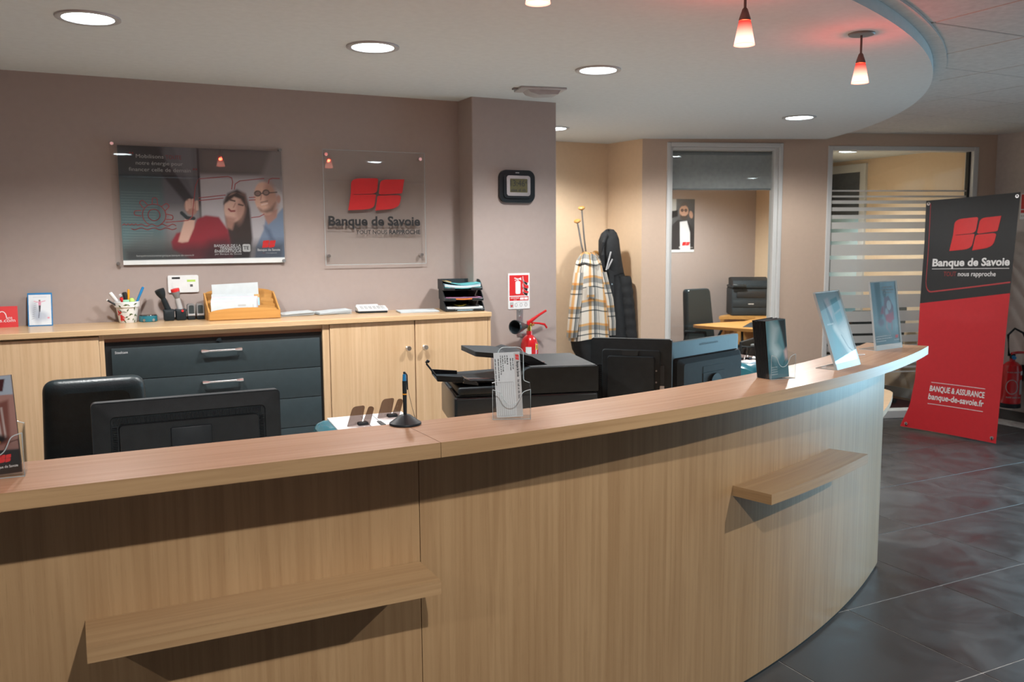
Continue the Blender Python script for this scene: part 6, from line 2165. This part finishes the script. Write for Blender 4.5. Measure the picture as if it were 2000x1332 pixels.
# office printer
t = thing('office_printer', 'tall dark grey laser printer with scanner lid on the orange desk in the office', 'printer', (6.80, 7.68, 0.740), math.radians(-32))
MB().rbox(-0.21, 0.21, -0.19, 0.20, 0.0, 0.30, 0.012, 2).build('body', M['charcoal'], t)
MB().rbox(-0.155, 0.155, -0.196, -0.10, 0.200, 0.272, 0.004).build('output_slot', M['ink_black'], t)
MB().rbox(-0.195, 0.195, -0.196, -0.186, 0.095, 0.170, 0.004).build('front_flap', M['charcoal'], t)
MB().rbox(-0.20, 0.20, -0.194, -0.186, 0.010, 0.086, 0.004).build('paper_drawer', M['charcoal'], t)
MB().rbox(-0.21, 0.21, -0.20, 0.20, 0.302, 0.330, 0.008, 2).build('scanner_bed', M['black'], t)
MB().prism([(-0.15, 0.33), (0.20, 0.33), (0.20, 0.405), (0.05, 0.42), (-0.12, 0.385)], -0.19, 0.20, 'x').build('document_feeder', M['black'], t)
MB().rbox(-0.20, -0.06, -0.24, -0.16, 0.318, 0.345, 0.006).build('control_panel', M['black_gloss'], t)
MB().box(-0.195, -0.160, -0.225, -0.205, 0.3452, 0.3465).build('key_pad', M['ink_pale'], t)
MB().box(-0.030, 0.030, -0.198, -0.195, 0.125, 0.137).build('badge', M['ink_pale'], t)

# ================================================================== ROOM BEHIND THE STRIPED GLASS
t = thing('meeting_table', 'orange wood meeting table edge half hidden behind the frosted stripes', 'table', (6.46, 6.16, 0.006))
MB().prism([(-0.34, -0.22), (0.24, -0.30), (0.30, -0.05), (0.22, 0.18), (-0.05, 0.06)], 0.706, 0.734).build('tabletop', M['wood_honey'], t, grain=0)
for x, y in ((-0.22, -0.15), (0.18, -0.2), (0.16, 0.06)):
    MB().cyl((x, y, 0), (x, y, 0.706), 0.025, n=12).build('leg', M['grey'], t)
exec_chair('meeting_chair', 'black chair with rounded back standing behind the frosted stripes, nearer the slanted stand', (6.52, 5.80, 0.006), math.radians(165), w=0.40, h=0.92)
exec_chair('meeting_chair', 'black chair behind the frosted stripes, half covered by the upright display stand', (6.92, 5.88, 0.006), math.radians(200), w=0.50, h=0.93)

# ================================================================== BANNER AT THE RIGHT
bn = thing('banner_stand', 'tall black and red bank banner with white lettering standing on the tiled floor', 'banner', (6.2, 4.63, 0))
LE = [(6.122, 5.032, 0.022), (6.135, 4.957, 0.215), (6.149, 4.930, 0.426), (6.163, 4.931, 0.616), (6.194, 4.950, 1.071), (6.224, 4.958, 1.507), (6.250, 4.979, 1.878)]
RE = [(6.241, 4.260, 0.016), (6.252, 4.257, 0.255), (6.266, 4.256, 0.55), (6.277, 4.256, 0.794), (6.295, 4.250, 1.168), (6.312, 4.243, 1.55), (6.330, 4.235, 1.910)]


def edge(E_, z):
    for a, b in zip(E_, E_[1:]):
        if z <= b[2] or b is E_[-1]:
            k = (z - a[2]) / (b[2] - a[2])
            return Vector(a).lerp(Vector(b), k)


def bsurf(u, v, off=0.0):
    l = edge(LE, LE[0][2] + (LE[-1][2] - LE[0][2]) * v)
    r = edge(RE, RE[0][2] + (RE[-1][2] - RE[0][2]) * v)
    p = l.lerp(r, u)
    bow = 0.03 * math.sin(PI * u) * (0.35 + 0.65 * abs(2 * v - 1)) * (1 if v > .5 else .6)
    p += Vector((bow, 0.0, 0)) * 1.0
    p += Vector((-0.98, -0.17, 0)) * off
    return (p.x - 6.2, p.y - 4.63, p.z)


def vsplit(u):
    return 0.553 + 0.052 * u


M['banner_red'] = mat('red_banner_cloth', (0.52, 0.012, 0.020, 1), 0.6, noise=0.02)
M['banner_black'] = mat('black_banner_cloth', (0.011, 0.013, 0.015, 1), 0.55, noise=0.05)
MB().grid([[bsurf(i / 24, vsplit(i / 24) * j / 30) for i in range(25)] for j in range(31)]).build('red_cloth', M['banner_red'], bn, label='red lower part of the banner cloth')
MB().grid([[bsurf(i / 24, vsplit(i / 24) + (1 - vsplit(i / 24)) * j / 24) for i in range(25)] for j in range(25)]).build('black_cloth', M['banner_black'], bn, label='black upper part of the banner cloth')
bmap = lambda off: (lambda p: bsurf(p[0], p[2], off))


def fine_line(mb, pts, wd):
    out = []
    for a, b in zip(pts, pts[1:]):
        n = max(1, int(math.hypot(b[0] - a[0], b[1] - a[1]) / 0.03))
        out += [(a[0] + (b[0] - a[0]) * i / n, a[1] + (b[1] - a[1]) * i / n) for i in range(n)]
    out.append(pts[-1])
    stroke(mb, out, wd)


rl = MB(bmap(0.002))
corner = [(0.052, 0.665), (0.053, 0.645), (0.060, 0.628), (0.075, 0.614), (0.095, 0.606), (0.12, 0.604)]
fine_line(rl, [(0.050, 0.985)] + corner + [(0.99, 0.648)], 0.006)
rl.build('red_outline', mat('banner_red_line', (0.40, 0.04, 0.045, 1), 0.6), bn, recalc=False)
em = MB(bmap(0.0025))
logo(em, 0.285, 0.820, 0.778, 0.915)
em.build('emblem', M['red'], bn, recalc=False)
le = MB(bmap(0.0025))
put_text(le, 'Banque de Savoie', 0.110, 0.965, 0.715, 0.044, 0, 0, 0.03)
fine_line(le, [(0.11, 0.703), (0.965, 0.703)], 0.0022)
le.build('bank_name', M['ink_white'], bn, recalc=False)
le = MB(bmap(0.0025))
put_text(le, 'TOUT', 0.245, 0.385, 0.672, 0.027, 0, 1, 0.012)
put_text(le, 'nous rapproche', 0.405, 0.825, 0.672, 0.027, 0, 0, 0.012)
le.build('slogan', [M['ink_white'], M['red_dim']], bn, recalc=False)
le = MB(bmap(0.0025))
fine_line(le, [(0.20, 0.214), (0.825, 0.214)], 0.0022)
fine_line(le, [(0.20, 0.120), (0.825, 0.120)], 0.0022)
put_text(le, 'BANQUE & ASSURANCE', 0.195, 0.825, 0.176, 0.034, 0, 0, 0.022)
put_text(le, 'banque-de-savoie.fr', 0.195, 0.825, 0.140, 0.036, 0, 0, 0.02)
le.build('web_address', M['ink_white'], bn, recalc=False)
for u, v in ((0.03, 0.985), (0.97, 0.985), (0.05, 0.016), (0.955, 0.020)):
    c = Vector(bsurf(u, v, 0.003))
    d = Vector((-0.98, -0.17, 0))
    g = MB(Matrix.Translation(c) @ d.to_track_quat('Z', 'Y').to_matrix().to_4x4())
    g.lathe([(0.006, 0.0), (0.0065, 0.003), (0.013, 0.003), (0.0145, 0.0)], 18)
    e = g.build('eyelet', M['chrome'], bn)
    hk = MB().tube([tuple(c + Vector((0.02, 0, -0.004 if v < .5 else 0.02))), tuple(c + d * 0.008), tuple(c + d * 0.006 + Vector((0, 0, -0.015 if v < .5 else 0.010)))], 0.0035, 6)
    hk.build('hook', M['black'], bn)
mid = Vector((0.36, 0.12, 0.80))
for u, v in ((0.03, 0.99), (0.97, 0.99), (0.05, 0.004), (0.955, 0.006)):
    c = Vector(bsurf(u, v, -0.012))
    c.z = max(c.z, 0.012)
    MB().tube([tuple(mid), tuple(c)], 0.006, 8).build('stand_arm', M['black'], bn)
MB().tube([tuple(mid), (0.58, 0.20, 0.012)], 0.008, 8).build('rear_leg', M['black'], bn)
MB().rbox(mid.x - 0.02, mid.x + 0.02, mid.y - 0.02, mid.y + 0.02, mid.z - 0.03, mid.z + 0.03, 0.006).build('cross_hub', M['black'], bn)

# second extinguisher and its sign, behind the banner
t = thing('fire_extinguisher', 'large red fire extinguisher with black hose on the right wall, half hidden by the banner', 'extinguisher', (7.13, 4.760, 0.155))
MB().lathe([(0.0, 0.0), (0.078, 0.0), (0.080, 0.015), (0.080, 0.30), (0.070, 0.345), (0.040, 0.370), (0.022, 0.378), (0.022, 0.40), (0.0, 0.40)], 36).build('cylinder', M['red_gloss'], t)
MB().lathe([(0.082, -0.018), (0.082, 0.02)], 36).build('foot_ring', M['black'], t, recalc=False)
MB().lathe([(0.0805, 0.10), (0.0805, 0.225)], 10, a0=-PI * 0.52, a1=-PI * 0.34).build('grey_label', M['ink_pale'], t, recalc=False)
MB().lathe([(0.0805, 0.265), (0.0805, 0.300)], 8, a0=-PI * 0.50, a1=-PI * 0.37).build('white_label', M['ink_white'], t, recalc=False)
cr = MB()
cm_ = lambda p: (0.0808 * math.cos(-PI * 0.78 + p[0] / 0.08), 0.0808 * math.sin(-PI * 0.78 + p[0] / 0.08), p[2])
cr.T = cm_
stroke(cr, [(0.045 * math.cos(a * PI / 12), 0.165 + 0.060 * math.sin(a * PI / 12)) for a in range(25)], 0.006)
scribble(cr, -0.04, 0.075, 0.285, 0.012)
scribble(cr, -0.04, 0.075, 0.070, 0.014)
cr.build('round_label', M['ink_pale'], t, recalc=False)
MB().cyl((0, 0, 0.395), (0, 0, 0.44), 0.022, n=14).cyl((-0.03, -0.03, 0.41), (0, 0, 0.42), 0.012, n=12).build('valve', M['black'], t)
MB().cyl((-0.028, -0.03, 0.415), (-0.05, -0.05, 0.413), 0.016, n=14).build('blue_cap', M['blue'], t)
MB().tube([(-0.03, -0.01, 0.445), (0.02, -0.03, 0.452), (0.07, -0.09, 0.456)], [0.012, 0.012, 0.010], 8).build('lever', M['red_gloss'], t)
MB().tube([(-0.02, 0.02, 0.42), (-0.03, 0.03, 0.60), (0.01, 0.0, 0.655), (0.05, -0.05, 0.62), (0.075, -0.085, 0.52), (0.08, -0.095, 0.40), (0.08, -0.098, 0.20), (0.078, -0.095, 0.03)], 0.010, 10).build('hose', M['black'], t)
MB().tube([(0.08, -0.10, 0.25), (0.085, -0.115, 0.36), (0.09, -0.135, 0.43)], [0.012, 0.014, 0.018], 8).build('nozzle', M['black'], t)
MB().box(0.082, 0.119, -0.03, 0.03, 0.20, 0.34).build('wall_bracket', M['black'], t)
t = thing('fire_extinguisher_sign', 'red and white extinguisher sign on the right wall, mostly covered by the banner top', 'sign', (7.25, 4.845, 1.73), -PI / 2)
MB().box(0.0, 0.145, -0.004, 0.0, 0.0, 0.215).build('plate', M['white'], t)
MB().box(0.008, 0.137, -0.0048, -0.004, 0.085, 0.207).box(0.008, 0.137, -0.0048, -0.004, 0.052, 0.078).build('red_field', M['red'], t)
b = MB()
b.flat(rrect(0.048, 0.082, 0.094, 0.175, 0.008), -0.0052)
stroke(b, [(0.040, 0.190), (0.066, 0.184), (0.085, 0.190)], 0.005, -0.0052)
b.build('pictogram', M['ink_white'], t)
b = MB()
scribble(b, 0.012, 0.13, 0.024, 0.010, -0.0045)
b.build('small_symbols', M['ink_grey'], t)
